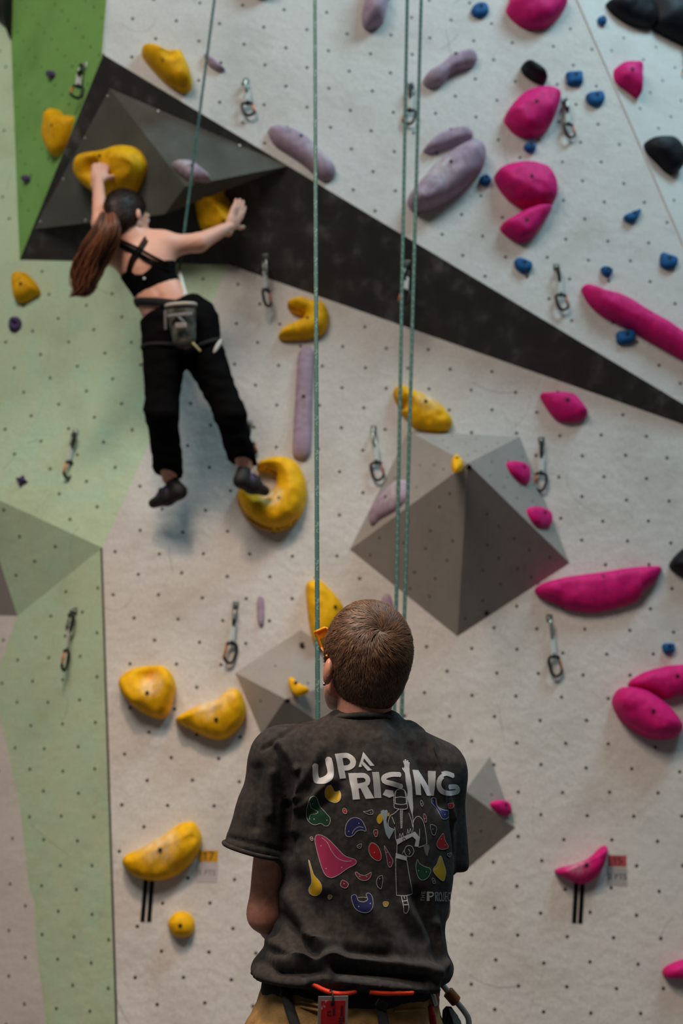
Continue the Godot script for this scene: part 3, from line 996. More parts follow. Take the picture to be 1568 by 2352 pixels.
	# --- violet, on the green walls
	hold(FL, "violet", [110,170,114,163,122,164,125,172,119,180,111,178], 0.025, "tiny dark violet foothold on the dark green panel, the higher of two", {"name": "foothold", "category": "foothold", "bolt": false})
	hold(FL, "violet", [53,410,57,403,65,404,68,412,62,419,54,417], 0.025, "tiny dark violet foothold on the dark green panel, the lower of two", {"name": "foothold", "category": "foothold", "bolt": false})
	hold(G, "violet", [20,745,25,731,40,728,48,738,46,752,34,761,22,757], 0.035, "round violet doughnut foothold on the pale green wall", {"name": "foothold", "category": "foothold", "dents": [[35,743,7,0.02]]})
	hold(G, "violet", [37,1098,46,1100,54,1092,56,1100,63,1105,52,1110,45,1118,43,1108], 0.03, "violet star-shaped foothold low on the pale green wall", {"name": "foothold", "category": "foothold", "bolt": false})
	# --- black
	hold(U, "black", [1198,150,1215,147,1240,160,1255,180,1250,190,1225,182,1205,168], 0.08, "small black half-moon hold above the pink leaf-shaped hold", {"bolt": false})
	hold(RT, "black", [1396,5,1410,-2,1440,-6,1480,0,1500,30,1503,55,1490,62,1450,52,1415,30], 0.09, "black hold beside the huge black hold on the bright panel", {"bolt": false})
	hold(RT, "black", [1485,-20,1570,-30,1700,-20,1710,110,1610,108,1568,92,1535,76,1506,58,1500,30], 0.14, "huge black hold cut off by the frame on the bright panel", {"bolt": false})
	hold(RT, "black", [1485,325,1500,318,1535,322,1560,345,1568,375,1560,392,1540,395,1515,372,1490,345], 0.09, "black half-moon hold on the bright panel by the diagonal edge", {"bolt": false})
	hold(M, "black", [1538,1298,1568,1260,1620,1235,1640,1330,1590,1335,1565,1320], 0.09, "black hold cut off by the frame beside the boat-shaped pink hold", {"bolt": false})
	hold(pl["strip"], "black", [-60,-40,30,-40,30,10,22,84,12,60,-60,-10], 0.10, "dark hold in the corner above the pale green strip", {"bolt": false})

# ---------------------------------------------------------------- quickdraws
func biner(w: float, h: float, gate_left: bool) -> Array:
	# outlines of a carabiner hanging from its top at the origin: spine with both bows, and the gate
	var s := -1.0 if gate_left else 1.0
	var body := [Vector3(s * w * 0.36, -h * 0.17, 0), Vector3(s * w * 0.30, -h * 0.05, 0), Vector3(0, 0, 0), Vector3(-s * w * 0.34, -h * 0.06, 0), Vector3(-s * w * 0.46, -h * 0.22, 0), Vector3(-s * w * 0.40, -h * 0.62, 0), Vector3(-s * w * 0.22, -h * 0.93, 0), Vector3(s * w * 0.08, -h, 0), Vector3(s * w * 0.40, -h * 0.86, 0), Vector3(s * w * 0.50, -h * 0.70, 0)]
	return [curve3(body, 5), PackedVector3Array([Vector3(s * w * 0.50, -h * 0.71, 0), Vector3(s * w * 0.44, -h * 0.45, 0), Vector3(s * w * 0.36, -h * 0.17, 0)])]

func build_quickdraws() -> void:
	var M: Dictionary = pl["main"]
	var list := [
		[197, 145, 228, pl["flank"], "quickdraw hanging on the dark green panel beside the overhang's top corner", 0.3],
		[565, 182, 270, pl["upper"], "quickdraw above the overhang, between the climber's rope and the middle rope", 0.1],
		[943, 192, 290, pl["upper"], "quickdraw behind the pair of ropes, level with the wavy lilac hold", -0.2],
		[1295, 226, 320, pl["upper"], "quickdraw beside the pink leaf-shaped hold", 0.4],
		[1570, 120, 190, pl["right"], "quickdraw cut off by the frame on the bright panel", 0.2],
		[611, 585, 696, pl["roof"], "quickdraw at the lower lip of the black overhang above the hooked yellow hold", 0.9],
		[936, 600, 693, pl["roof"], "quickdraw on the black overhang behind the pair of ropes", -0.5],
		[1277, 608, 712, pl["upper"], "quickdraw beside the oblong blue foothold", 0.2],
		[174, 988, 1095, pl["green"], "quickdraw in the middle of the pale green wall", 1.0],
		[858, 980, 1098, M, "quickdraw beside the upper left corner of the large grey volume", -0.1],
		[1243, 1006, 1122, M, "quickdraw beside the upper right corner of the large grey volume", 0.0],
		[573, 968, 1040, M, "quickdraw half hidden behind the climber's right shin", 0.3],
		[541, 1384, 1512, M, "quickdraw beside the small upright lilac foothold", 0.5],
		[1261, 1414, 1542, M, "quickdraw below the long boat-shaped pink hold", 0.2],
		[173, 1398, 1528, pl["lower_left"], "quickdraw on the green wall near the vertical corner", 1.35],
	]
	var k := 0
	for q in list:
		var plane: Dictionary = q[3]
		var n: Vector3 = plane.n
		var w := hit(q[0], q[1] + 6, plane)
		var depth := -(cam_basis.inverse() * (w - EYE)).z
		var total: float = (q[2] - q[1]) * depth / FOCAL * 1.06
		var o := thing("quickdraw", q[4], "quickdraw", w, "quickdraws clipped to the wall")
		# hanger: bent steel plate and bolt head
		var b := Basis(plane.u, plane.v, n)
		var mb := MB.new()
		mb.bevel_box(Transform3D(b, n * 0.0025), Vector3(0.028, 0.032, 0.005), 0.0015)
		mb.bevel_box(Transform3D(b * Basis(Vector3.UP, PI / 2), n * 0.018 + Vector3.DOWN * 0.014), Vector3(0.034, 0.036, 0.004), 0.0015)
		part(o, "hanger", mb.mesh(), mats["steel"])
		mb = MB.new()
		mb.lathe(Transform3D(Basis(plane.u, n, -plane.v), n * 0.005), [[0.009, 0.0], [0.009, 0.007], [0.006, 0.009], [0.0, 0.009]], 6)
		part(o, "hanger_bolt", mb.mesh(), mats["steel"])
		var hang := n * 0.024 + Vector3.DOWN * 0.012
		var turn := Basis(Vector3.UP, float(q[5]))
		var sway := Basis(Vector3(0, 0, 1), (0.10 if k % 2 else -0.05))
		var h1 := total * 0.30
		var h2 := total * 0.34
		var sl := total - h1 - h2 - 0.012
		var f := sway * turn
		var d := biner(0.034, h1, k % 3 == 0)
		var up_body := MB.new()
		var pts: PackedVector3Array = d[0]
		for j in pts.size(): pts[j] = hang + f * (Basis(Vector3.UP, 1.2) * pts[j])
		up_body.tube(pts, 0.0075, 8)
		part(o, "upper_carabiner", up_body.mesh(), mats["dark_alloy"] if k % 4 != 1 else mats["steel"])
		var g := MB.new()
		pts = d[1]
		for j in pts.size(): pts[j] = hang + f * (Basis(Vector3.UP, 1.2) * pts[j])
		g.tube(pts, 0.005, 8)
		part(o, "gate", g.mesh(), mats["steel"])
		# sling: flat sewn webbing
		var st := MB.new()
		var s0 := hang + f * Vector3(0, -h1 + 0.010, 0)
		var top := s0
		var low := s0 + f * Vector3(0, -sl - 0.014, 0)
		st.tube(curve3([top, top.lerp(low, 0.2), top.lerp(low, 0.8), low], 3), PackedFloat32Array([0.010, 0.013, 0.015, 0.015, 0.015, 0.015, 0.015, 0.014, 0.012, 0.010]), 10, false, true, f * Vector3(0, 0, 0.35))
		part(o, "sling", st.mesh(), mats["webbing_pale"])
		var kb := MB.new()
		kb.tube(PackedVector3Array([low + f * Vector3(0, 0.018, 0), low + f * Vector3(0, -0.003, 0)]), 0.0110, 10, false, true, f * Vector3(0, 0, 0.5))
		part(o, "keeper", kb.mesh(), mats["webbing_black"])
		var l0 := low + f * Vector3(0, 0.007, 0)
		d = biner(0.058, h2, k % 2 == 0)
		var lb := MB.new()
		pts = d[0]
		for j in pts.size(): pts[j] = l0 + f * pts[j]
		lb.tube(pts, 0.0068, 8)
		part(o, "lower_carabiner", lb.mesh(), mats["dark_alloy"])
		g = MB.new()
		pts = d[1]
		for j in pts.size(): pts[j] = l0 + f * pts[j]
		g.tube(pts, 0.0055, 8)
		part(o, "gate", g.mesh(), mats["copper_alloy"], "copper-coloured gate")
		k += 1

# ---------------------------------------------------------------- route cards and tape at the foot of two routes
func letter_mesh(txt: String, height: float) -> TextMesh:
	var t := TextMesh.new()
	t.text = txt
	var fnt := SystemFont.new()
	fnt.font_names = PackedStringArray(["Droid Sans"])
	fnt.font_weight = 700
	t.font = fnt
	t.font_size = 64
	t.pixel_size = height / 46.0
	t.depth = 0.0006
	return t

func card(label: String, cx: float, cy: float, w: float, h: float, col: Color, txt: String, ink: Color, th: float) -> void:
	var at := atz(cx, cy, 0.0)
	var o := thing("route_card", label, "card", at, "route cards")
	var mb := MB.new()
	mb.bevel_box(Transform3D(Basis(), Vector3(0, 0, 0.001)), Vector3(w, h, 0.002), 0.0006)
	part(o, "card", mb.mesh(), mat("card_" + txt, col, 0.6))
	var t := part(o, "lettering", letter_mesh(txt, th), mat("ink_" + txt, ink, 0.7))
	t.position = Vector3(0, 0, 0.0023)

func build_signs() -> void:
	var s := 1.0 / 537.0
	card("yellow route card reading 17 beside the banana-shaped yellow hold", 478, 1966, 45 * s, 25 * s, Color(0.97, 0.74, 0.16), "17", Color(0.42, 0.28, 0.02), 18 * s)
	card("white route card reading 6 PTS under the yellow card", 475, 2004, 50 * s, 42 * s, Color(0.90, 0.87, 0.88), "6 PTS", Color(0.52, 0.53, 0.52), 12 * s)
	card("red route card reading 15 beside the winged pink hold", 1417, 1977, 42 * s, 24 * s, Color(0.86, 0.40, 0.43), "15", Color(0.42, 0.14, 0.16), 16 * s)
	card("pale route card reading 3 PTS under the red card", 1417, 2013, 46 * s, 40 * s, Color(0.83, 0.81, 0.795), "3 PTS", Color(0.42, 0.40, 0.39), 13 * s)
	for t in [[336, 2024, 327, 2118, "left strip of the pair of black tapes below the banana-shaped yellow hold"], [350, 2024, 342, 2118, "right strip of the pair of black tapes below the banana-shaped yellow hold"],
			[1324, 2028, 1318, 2121, "left strip of the pair of black tapes below the winged pink hold"], [1338, 2028, 1332, 2122, "right strip of the pair of black tapes below the winged pink hold"]]:
		var a := atz(t[0], t[1] - 14, 0.0)
		var b := atz(t[2], t[3], 0.0)
		var y := (a - b).normalized()
		var bs := Basis(y.cross(Vector3(0, 0, 1)).normalized(), y, Vector3(0, 0, 1))
		var o := thing("tape_strip", t[4], "tape", (a + b) * 0.5, "strips of black start tape", bs)
		var mb := MB.new()
		mb.bevel_box(Transform3D(Basis(), Vector3(0, 0, 0.0007)), Vector3(0.0195, (a - b).length(), 0.0014), 0.0004)
		part(o, "tape", mb.mesh(), mats["tape_black"])

# ---------------------------------------------------------------- ropes
func rope_mat(seed_: int) -> StandardMaterial3D:
	var W := 64
	var im := Image.create_empty(W, W, false, Image.FORMAT_RGBA8)
	var rg := RandomNumberGenerator.new()
	rg.seed = seed_
	for y in W:
		for x in W:
			var weave := (posmod(x + y, 8) < 4) != (posmod(x - y, 8) < 4)
			var c := Color(0.22, 0.36, 0.345) if weave else Color(0.275, 0.43, 0.40)
			c = c.lerp(Color(0.17, 0.29, 0.30), rg.randf() * 0.35)
			im.set_pixel(x, y, c)
	for k in 34:                       # pale fleck yarns crossing both ways
		var x := rg.randi() % W
		var y := rg.randi() % W
		var d := 1 if rg.randf() < 0.5 else -1
		for s in 3:
			for w in 4:
				im.set_pixel(posmod(x + s * d * 3 + w, W), posmod(y + s, W), Color(0.50, 0.60, 0.565))
	var m := StandardMaterial3D.new()
	m.albedo_texture = ImageTexture.create_from_image(im)
	m.roughness = 0.85
	m.uv1_scale = Vector3(1, 10, 1)
	return m

func rope_part(o: Node3D, called: String, pts: PackedVector3Array, r: float, m: Material) -> void:
	var q := PackedVector3Array()
	for p in pts: q.append(p - o.position)
	var mb := MB.new()
	mb.tube(q, r, 10, false, false, Vector3.ZERO, true)
	part(o, called, mb.mesh(), m)

var rope_top: Vector3
var rope_low: Vector3
var tie_in: Vector3

func build_ropes() -> void:
	# the climber's rope: harness - anchor high on the wall - down to the belayer
	rope_top = atz(702, -1500, 1.0)
	var q := atz(727, 1640, 2.62)
	rope_low = q + (q - rope_top) * ((q.y - 1.02) / (rope_top.y - q.y))
	tie_in = atz(409, 640, 0.42)
	var o := thing("climbing_rope", "teal flecked rope running from the climber's harness up and down to the belayer", "rope", rope_low)
	var m := rope_mat(3)
	var pts := PackedVector3Array()
	for k in 25: pts.append(rope_low.lerp(rope_top + Vector3(0.03, 0, 0), k / 24.0))
	for k in range(1, 8): pts.append(rope_top + Vector3(0.03 * cos(PI * k / 8), 0.03 * sin(PI * k / 8), 0))
	for k in 25: pts.append((rope_top - Vector3(0.03, 0, 0)).lerp(tie_in, k / 24.0))
	rope_part(o, "sheath", pts, 0.0058, m)
	# a second rope, hanging as a pair of strands from another anchor
	var t2 := atz(975, -1500, 1.0)
	var a := atz(903, 1632, 1.55)
	var b := atz(918, 1640, 1.55)
	var o2 := thing("climbing_rope", "teal rope hanging as a pair of parallel strands behind the belayer's head", "rope", a)
	pts = PackedVector3Array()
	var al := a + (a - t2 + Vector3(0.04, 0, 0)) * 0.26
	var bl := b + (b - t2 - Vector3(0.04, 0, 0)) * 0.26
	for k in 25: pts.append(al.lerp(atz(935, 0, 1.36), k / 24.0))
	var l1 := atz(935, 0, 1.36)
	var l2 := atz(967, 0, 1.36)
	var up1 := l1 + (l1 - a).normalized() * 3.2
	var up2 := l2 + (l2 - b).normalized() * 3.2
	pts.append(up1)
	for k in range(1, 8): pts.append(up1.lerp(up2, k / 8.0) + Vector3(0, 0.05 * sin(PI * k / 8), 0))
	pts.append(up2)
	for k in 25: pts.append(l2.lerp(bl, k / 24.0))
	rope_part(o2, "sheath", pts, 0.0064, rope_mat(9))

# ---------------------------------------------------------------- bodies: distance fields on a grid, meshed as surface nets
var g_o: Vector3
var g_c := 0.01
var g_n := Vector3i.ZERO
var G := PackedFloat32Array()

func sd_begin(lo: Vector3, hi: Vector3, cell: float) -> void:
	g_o = lo
	g_c = cell
	g_n = Vector3i(((hi - lo) / cell).ceil()) + Vector3i.ONE
	G = PackedFloat32Array()
	G.resize(g_n.x * g_n.y * g_n.z)
	G.fill(1.0)

func sd_range(lo: Vector3, hi: Vector3) -> Array:
	var a := Vector3i(((lo - g_o) / g_c).floor()).clamp(Vector3i.ZERO, g_n - Vector3i.ONE)
	var b := Vector3i(((hi - g_o) / g_c).ceil()).clamp(Vector3i.ZERO, g_n - Vector3i.ONE)
	return [a, b]

# tapered capsule; flat (a direction as long as the factor) makes it thinner that way
func sd_cap(a: Vector3, b: Vector3, ra: float, rb: float, k: float, flat := Vector3.ZERO, carve := false) -> void:
	var m := maxf(ra, rb) + k + g_c * 2.5
	var lo := a.min(b) - Vector3(m, m, m)
	var hi := a.max(b) + Vector3(m, m, m)
	var rr := sd_range(lo, hi)
	var ab := b - a
	var l2 := maxf(ab.length_squared(), 1e-9)
	var fl := flat.length()
	var fd := flat.normalized()
	var use_f := fl > 0.0
	for z in range(rr[0].z, rr[1].z + 1):
		for y in range(rr[0].y, rr[1].y + 1):
			var row := (z * g_n.y + y) * g_n.x
			for x in range(rr[0].x, rr[1].x + 1):
				var p := g_o + Vector3(x, y, z) * g_c - a
				var t := clampf(p.dot(ab) / l2, 0.0, 1.0)
				var w := p - ab * t
				if use_f: w += fd * (w.dot(fd) * (fl - 1.0))
				var d := w.length() - (ra + (rb - ra) * t)
				var o := G[row + x]
				if carve:
					G[row + x] = maxf(o, -d)
				elif k <= 0.0:
					G[row + x] = minf(o, d)
				else:
					var h := maxf(k - absf(o - d), 0.0) / k
					G[row + x] = minf(o, d) - h * h * k * 0.25

# ellipsoid: basis turns it, r are its radii
func sd_ell(c: Vector3, b: Basis, r: Vector3, k: float, carve := false) -> void:
	var m := maxf(r.x, maxf(r.y, r.z)) + k + g_c * 2.5
	var rr := sd_range(c - Vector3(m, m, m), c + Vector3(m, m, m))
	var bi := b.transposed()
	var ir := Vector3.ONE / r
	var ir2 := ir * ir
	for z in range(rr[0].z, rr[1].z + 1):
		for y in range(rr[0].y, rr[1].y + 1):
			var row := (z * g_n.y + y) * g_n.x
			for x in range(rr[0].x, rr[1].x + 1):
				var p := bi * (g_o + Vector3(x, y, z) * g_c - c)
				var k0 := (p * ir).length()
				var k1 := maxf((p * ir2).length(), 1e-6)
				var d := k0 * (k0 - 1.0) / k1
				var o := G[row + x]
				if carve:
					G[row + x] = maxf(o, -d)
				elif k <= 0.0:
					G[row + x] = minf(o, d)
				else:
					var h := maxf(k - absf(o - d), 0.0) / k
					G[row + x] = minf(o, d) - h * h * k * 0.25

# a trunk given by levels [height, centre x, centre z, half width, half depth], from low to high, in frame f
func sd_loft(f: Transform3D, lv: Array, k: float, pw := 2.3) -> void:
	var fi := f.affine_inverse()
	var y0: float = lv[0][0]
	var y1: float = lv[lv.size() - 1][0]
	for z in g_n.z:
		for y in g_n.y:
			var row := (z * g_n.y + y) * g_n.x
			for x in g_n.x:
				var p := fi * (g_o + Vector3(x, y, z) * g_c)
				if p.y < y0 - 0.06 or p.y > y1 + 0.06: continue
				var L := loft_at(lv, p.y)
				var qx: float = absf((p.x - L[0]) / L[2])
				var qz: float = absf((p.z - L[1]) / L[3])
				var n := pow(pow(qx, pw) + pow(qz, pw), 1.0 / pw)
				var d: float = (n - 1.0) * minf(L[2], L[3])
				d = maxf(d, maxf(p.y - y1, y0 - p.y))
				var o := G[row + x]
				var h := maxf(k - absf(o - d), 0.0) / k
				G[row + x] = minf(o, d) - h * h * k * 0.25

func loft_at(lv: Array, y: float) -> Array:
	var n := lv.size()
	if y <= lv[0][0]: return lv[0].slice(1)
	if y >= lv[n - 1][0]: return lv[n - 1].slice(1)
	var k := 0
	while lv[k + 1][0] < y: k += 1
	var a: Array = lv[k]
	var b: Array = lv[k + 1]
	var t: float = (y - a[0]) / (b[0] - a[0])
	t = t * t * (3.0 - 2.0 * t)
	return [lerpf(a[1], b[1], t), lerpf(a[2], b[2], t), lerpf(a[3], b[3], t), lerpf(a[4], b[4], t)]

# keeps only what lies behind the plane (n . p < d), optionally only near a centre
func sd_cut(n: Vector3, at: Vector3, near := 1e9) -> void:
	for z in g_n.z:
		for y in g_n.y:
			var row := (z * g_n.y + y) * g_n.x
			for x in g_n.x:
				var p := g_o + Vector3(x, y, z) * g_c - at
				if p.length() > near: continue
				var d := p.dot(n)
				if d > G[row + x]: G[row + x] = d

func sd_mesh() -> MB:
	var mb := MB.new()
	var nx := g_n.x
	var nxy := g_n.x * g_n.y
	var at := PackedInt32Array()
	at.resize(G.size())
	at.fill(-1)
	var lim := g_c * 3.5
	var off := PackedInt32Array([0, 1, nx, nx + 1, nxy, nxy + 1, nxy + nx, nxy + nx + 1])
	var cor := [Vector3(0, 0, 0), Vector3(1, 0, 0), Vector3(0, 1, 0), Vector3(1, 1, 0), Vector3(0, 0, 1), Vector3(1, 0, 1), Vector3(0, 1, 1), Vector3(1, 1, 1)]
	var ed := [[0, 1], [2, 3], [4, 5], [6, 7], [0, 2], [1, 3], [4, 6], [5, 7], [0, 4], [1, 5], [2, 6], [3, 7]]
	var vals := PackedFloat32Array()
	vals.resize(8)
	for z in g_n.z - 1:
		for y in g_n.y - 1:
			var row := z * nxy + y * nx
			for x in nx - 1:
				var c := row + x
				if absf(G[c]) > lim: continue
				var neg := 0
				for k in 8:
					vals[k] = G[c + off[k]]
					if vals[k] < 0.0: neg += 1
				if neg == 0 or neg == 8: continue
				var s := Vector3.ZERO
				var m := 0
				for e in ed:
					var a := vals[e[0]]
					var b := vals[e[1]]
					if (a < 0.0) != (b < 0.0):
						s += cor[e[0]].lerp(cor[e[1]], a / (a - b))
						m += 1
				at[c] = mb.v.size()
				mb.v.append(g_o + (Vector3(x, y, z) + s / m) * g_c)
	for z in range(1, g_n.z - 1):
		for y in range(1, g_n.y - 1):
			var row := z * nxy + y * nx
			for x in range(1, nx - 1):
				var c := row + x
				if at[c] < 0: continue
				var a := G[c] < 0.0
				if a != (G[c + 1] < 0.0): net(mb, at[c - nx - nxy], at[c - nxy], at[c], at[c - nx], a)
				if a != (G[c + nx] < 0.0): net(mb, at[c - 1 - nxy], at[c - 1], at[c], at[c - nxy], a)
				if a != (G[c + nxy] < 0.0): net(mb, at[c - 1 - nx], at[c - nx], at[c], at[c - 1], a)
	return mb

func net(mb: MB, a: int, b: int, c: int, d: int, flip: bool) -> void:
	if a < 0 or b < 0 or c < 0 or d < 0: return
	if flip: mb.i.append_array(PackedInt32Array([a, b, c, a, c, d]))
	else: mb.i.append_array(PackedInt32Array([a, c, b, a, d, c]))

func normals_of(mb: MB) -> PackedVector3Array:
	var n := PackedVector3Array()
	n.resize(mb.v.size())
	for k in range(0, mb.i.size(), 3):
		var a := mb.i[k]
		var b := mb.i[k + 1]
		var c := mb.i[k + 2]
		var f := (mb.v[b] - mb.v[a]).cross(mb.v[c] - mb.v[a])
		n[a] += f; n[b] += f; n[c] += f
	for k in n.size(): n[k] = n[k].normalized()
	return n

func relax(mb: MB, times: int, w := 0.5) -> void:
	for s in times:
		var acc := PackedVector3Array()
		acc.resize(mb.v.size())
		var cnt := PackedInt32Array()
		cnt.resize(mb.v.size())
		for k in range(0, mb.i.size(), 3):
			for e in 3:
				var a := mb.i[k + e]
				var b := mb.i[k + (e + 1) % 3]
				acc[a] += mb.v[b]; cnt[a] += 1
				acc[b] += mb.v[a]; cnt[b] += 1
		for k in mb.v.size():
			if cnt[k]: mb.v[k] = mb.v[k].lerp(acc[k] / cnt[k], w)

# a hand: palm and five fingers. f: x towards the thumb side, y towards the fingertips, z out of the back of the hand; curl bends the fingers towards -z
func sd_hand(f: Transform3D, s: float, curl: float, spread: float, thumb_out: float) -> void:
	var lo := f.origin - Vector3(0.17, 0.17, 0.17) * s
	var hi := f.origin + Vector3(0.17, 0.17, 0.17) * s
	sd_begin(lo, hi, 0.0035 * s)
	sd_cap(f * (Vector3(0.016, 0.012, 0) * s), f * (Vector3(0.022, 0.078, 0) * s), 0.020 * s, 0.021 * s, 0.012, f.basis.z * 1.7)
	sd_cap(f * (Vector3(-0.014, 0.012, 0) * s), f * (Vector3(-0.022, 0.072, 0) * s), 0.020 * s, 0.020 * s, 0.014, f.basis.z * 1.7)
	sd_cap(f * (Vector3(0, -0.04, 0) * s), f * (Vector3(0, 0.015, 0) * s), 0.026 * s, 0.024 * s, 0.02, f.basis.z * 1.35)
	var xs := [0.030, 0.010, -0.010, -0.029]
	var ln := [0.068, 0.077, 0.071, 0.055]
	for k in 4:
		var p: Vector3 = Vector3(xs[k], 0.078 - absf(xs[k] - 0.008) * 0.25, 0) * s
		var ang := curl * (0.55 + 0.12 * k)
		var sd: float = xs[k] * spread * 9.0
		var seg := [0.44, 0.32, 0.24]
		var r := 0.0095 * s
		for j in 3:
			var d := Vector3(sin(sd), cos(sd) * cos(ang), -sin(ang))
			var q: Vector3 = p + d * ln[k] * seg[j] * s
			sd_cap(f * p, f * q, r, r * 0.92, 0.003)
			p = q
			r *= 0.92
			ang += curl * 0.9
	var t0 := Vector3(0.026, 0.018, -0.004) * s
	var t1 := t0 + Vector3(0.026 + 0.012 * thumb_out, 0.028, -0.010 - 0.010 * curl) * s
	var t2 := t1 + Vector3(0.006 + 0.012 * thumb_out, 0.027, -0.008 - 0.012 * curl) * s
	sd_cap(f * t0, f * t1, 0.0135 * s, 0.0105 * s, 0.008)
	sd_cap(f * t1, f * t2, 0.0105 * s, 0.0085 * s, 0.003)

# splits every triangle in four
func subdivide(mb: MB) -> void:
	var mid := {}
	var n0 := mb.v.size()
	var out := PackedInt32Array()
	for k in range(0, mb.i.size(), 3):
		var e := [0, 0, 0]
		for j in 3:
			var a := mb.i[k + j]
			var b := mb.i[k + (j + 1) % 3]
			var key := mini(a, b) * 1000000 + maxi(a, b)
			if not mid.has(key):
				mid[key] = mb.v.size()
				mb.v.append((mb.v[a] + mb.v[b]) * 0.5)
			e[j] = mid[key]
		out.append_array(PackedInt32Array([mb.i[k], e[0], e[2], e[0], mb.i[k + 1], e[1], e[2], e[1], mb.i[k + 2], e[0], e[1], e[2]]))
	mb.i = out

# ---------------------------------------------------------------- people
func sub_mesh(mb: MB, root: Node3D) -> ArrayMesh:
	mb.move(-root.position)
	return mb.mesh()

func join(a: MB, b: MB) -> void:
	a.add(b.v, b.i)

# a head in frame f: x to the right, y up, z to the back of the head
func sd_head(f: Transform3D, s: float, jaw: float) -> void:
	var b := f.basis
	var m := 0.17 * s
	sd_begin(f.origin - Vector3(m, m, m), f.origin + Vector3(m, m, m), 0.0042 * s)
	sd_ell(f * (Vector3(0, 0.025, 0.012) * s), b, Vector3(0.074, 0.092, 0.094) * s, 0.02)
	sd_ell(f * (Vector3(0, -0.03, -0.042) * s), b, Vector3(0.056, 0.075, 0.052) * s, 0.03)
	for sx in [-1.0, 1.0]:
		sd_cap(f * (Vector3(sx * 0.052, -0.055, -0.005) * s), f * (Vector3(sx * 0.016, -0.098, -0.072) * s), 0.017 * s * jaw, 0.016 * s * jaw, 0.025)
		sd_ell(f * (Vector3(sx * 0.081, -0.016, 0.012) * s), b * Basis(Vector3.UP, sx * 0.45) * Basis(Vector3.RIGHT, -0.2), Vector3(0.010, 0.027, 0.018) * s, 0.006)
		sd_ell(f * (Vector3(sx * 0.030, -0.004, -0.100) * s), b, Vector3(0.015, 0.010, 0.012) * s, 0.0, true)
		sd_cap(f * (Vector3(sx * 0.014, 0.015, -0.093) * s), f * (Vector3(sx * 0.045, 0.014, -0.080) * s), 0.009 * s, 0.008 * s, 0.012)
	sd_cap(f * (Vector3(0, 0.004, -0.096) * s), f * (Vector3(0, -0.036, -0.110) * s), 0.007 * s, 0.012 * s, 0.010)
	sd_ell(f * (Vector3(0, -0.064, -0.094) * s), b, Vector3(0.022, 0.005, 0.009) * s, 0.006)
	sd_ell(f * (Vector3(0, -0.074, -0.092) * s), b, Vector3(0.020, 0.006, 0.009) * s, 0.006)

func eyes(root: Node3D, f: Transform3D, s: float) -> void:
	for sx in [-1.0, 1.0]:
		var e := MB.new()
		e.ellipsoid(Transform3D(f.basis.scaled_local(Vector3(0.0125, 0.0115, 0.0115) * s), f * (Vector3(sx * 0.030, -0.004, -0.0835) * s)), 12, 8)
		part(root, "eye", sub_mesh(e, root), mats["eye_white"])
		var q := MB.new()
		q.ellipsoid(Transform3D(f.basis.scaled_local(Vector3(0.0052, 0.0052, 0.002) * s), f * (Vector3(sx * 0.030, -0.004, -0.0945) * s)), 10, 6)
		part(root, "iris", sub_mesh(q, root), mats["iris"])

# thin hair strands standing on a shell: each a tapering ribbon that follows the flow away from the whorl
func strands(shell: MB, count: int, whorl: Vector3, mid: Vector3, len_top: float, len_low: float, up: Vector3, width: float, dark: Color, light: Color, swirl: float) -> MB:
	var nr := normals_of(shell)
	var out := MB.new()
	var rg := RandomNumberGenerator.new()
	rg.seed = 12
	var nt := shell.i.size() / 3
	var acc := PackedFloat32Array()
	var total := 0.0
	for t in nt:
		var a := shell.v[shell.i[t * 3]]
		total += (shell.v[shell.i[t * 3 + 1]] - a).cross(shell.v[shell.i[t * 3 + 2]] - a).length()
		acc.append(total)
	var clump := FastNoiseLite.new()
	clump.seed = 3
	clump.frequency = 55.0
	for k in count:
		var t := acc.bsearch(rg.randf() * total)
		t = mini(t, nt - 1)
		var r1 := sqrt(rg.randf())
		var r2 := rg.randf()
		var p := shell.v[shell.i[t * 3]] * (1 - r1) + shell.v[shell.i[t * 3 + 1]] * (r1 * (1 - r2)) + shell.v[shell.i[t * 3 + 2]] * (r1 * r2)
		var n := (nr[shell.i[t * 3]] * (1 - r1) + nr[shell.i[t * 3 + 1]] * (r1 * (1 - r2)) + nr[shell.i[t * 3 + 2]] * (r1 * r2)).normalized()
		var away := p - whorl
		var dist := away.length()
		away = (away - n * away.dot(n)).normalized()
		var cl := clump.get_noise_3dv(p)
		away = away.rotated(n, swirl * exp(-dist / 0.05) + 0.5 * cl + rg.randfn(0.0, 0.13))
		var low := clampf((mid - p).dot(up) / 0.09 * 0.5 + 0.5, 0.0, 1.0)
		var L := lerpf(len_top, len_low, low) * rg.randf_range(0.7, 1.15)
		var lift := lerpf(0.42, 0.2, low) + 0.15 * cl
		var side := away.cross(n).normalized() * width * rg.randf_range(0.7, 1.3)
		var d := (away + n * lift).normalized()
		var q1 := p + d * L * 0.5
		var q2 := q1 + (away + n * (lift - 0.55)).normalized() * L * 0.5
		var b := out.v.size()
		out.v.append_array(PackedVector3Array([p - side, p + side, q1 - side * 0.8, q1 + side * 0.8, q2]))
		out.i.append_array(PackedInt32Array([b, b + 1, b + 3, b, b + 3, b + 2, b + 2, b + 3, b + 4]))
		var c := dark.lerp(light, clampf(rg.randf() * 0.8 + cl * 0.5 + 0.1, 0, 1)).srgb_to_linear()
		for j in 5: out.c.append(c)
	return out

var man_f: Transform3D        # the belayer's trunk: x to his right, z out of his back, origin on the floor under his spine
var shirt_lv := []
const ZM := 2.95

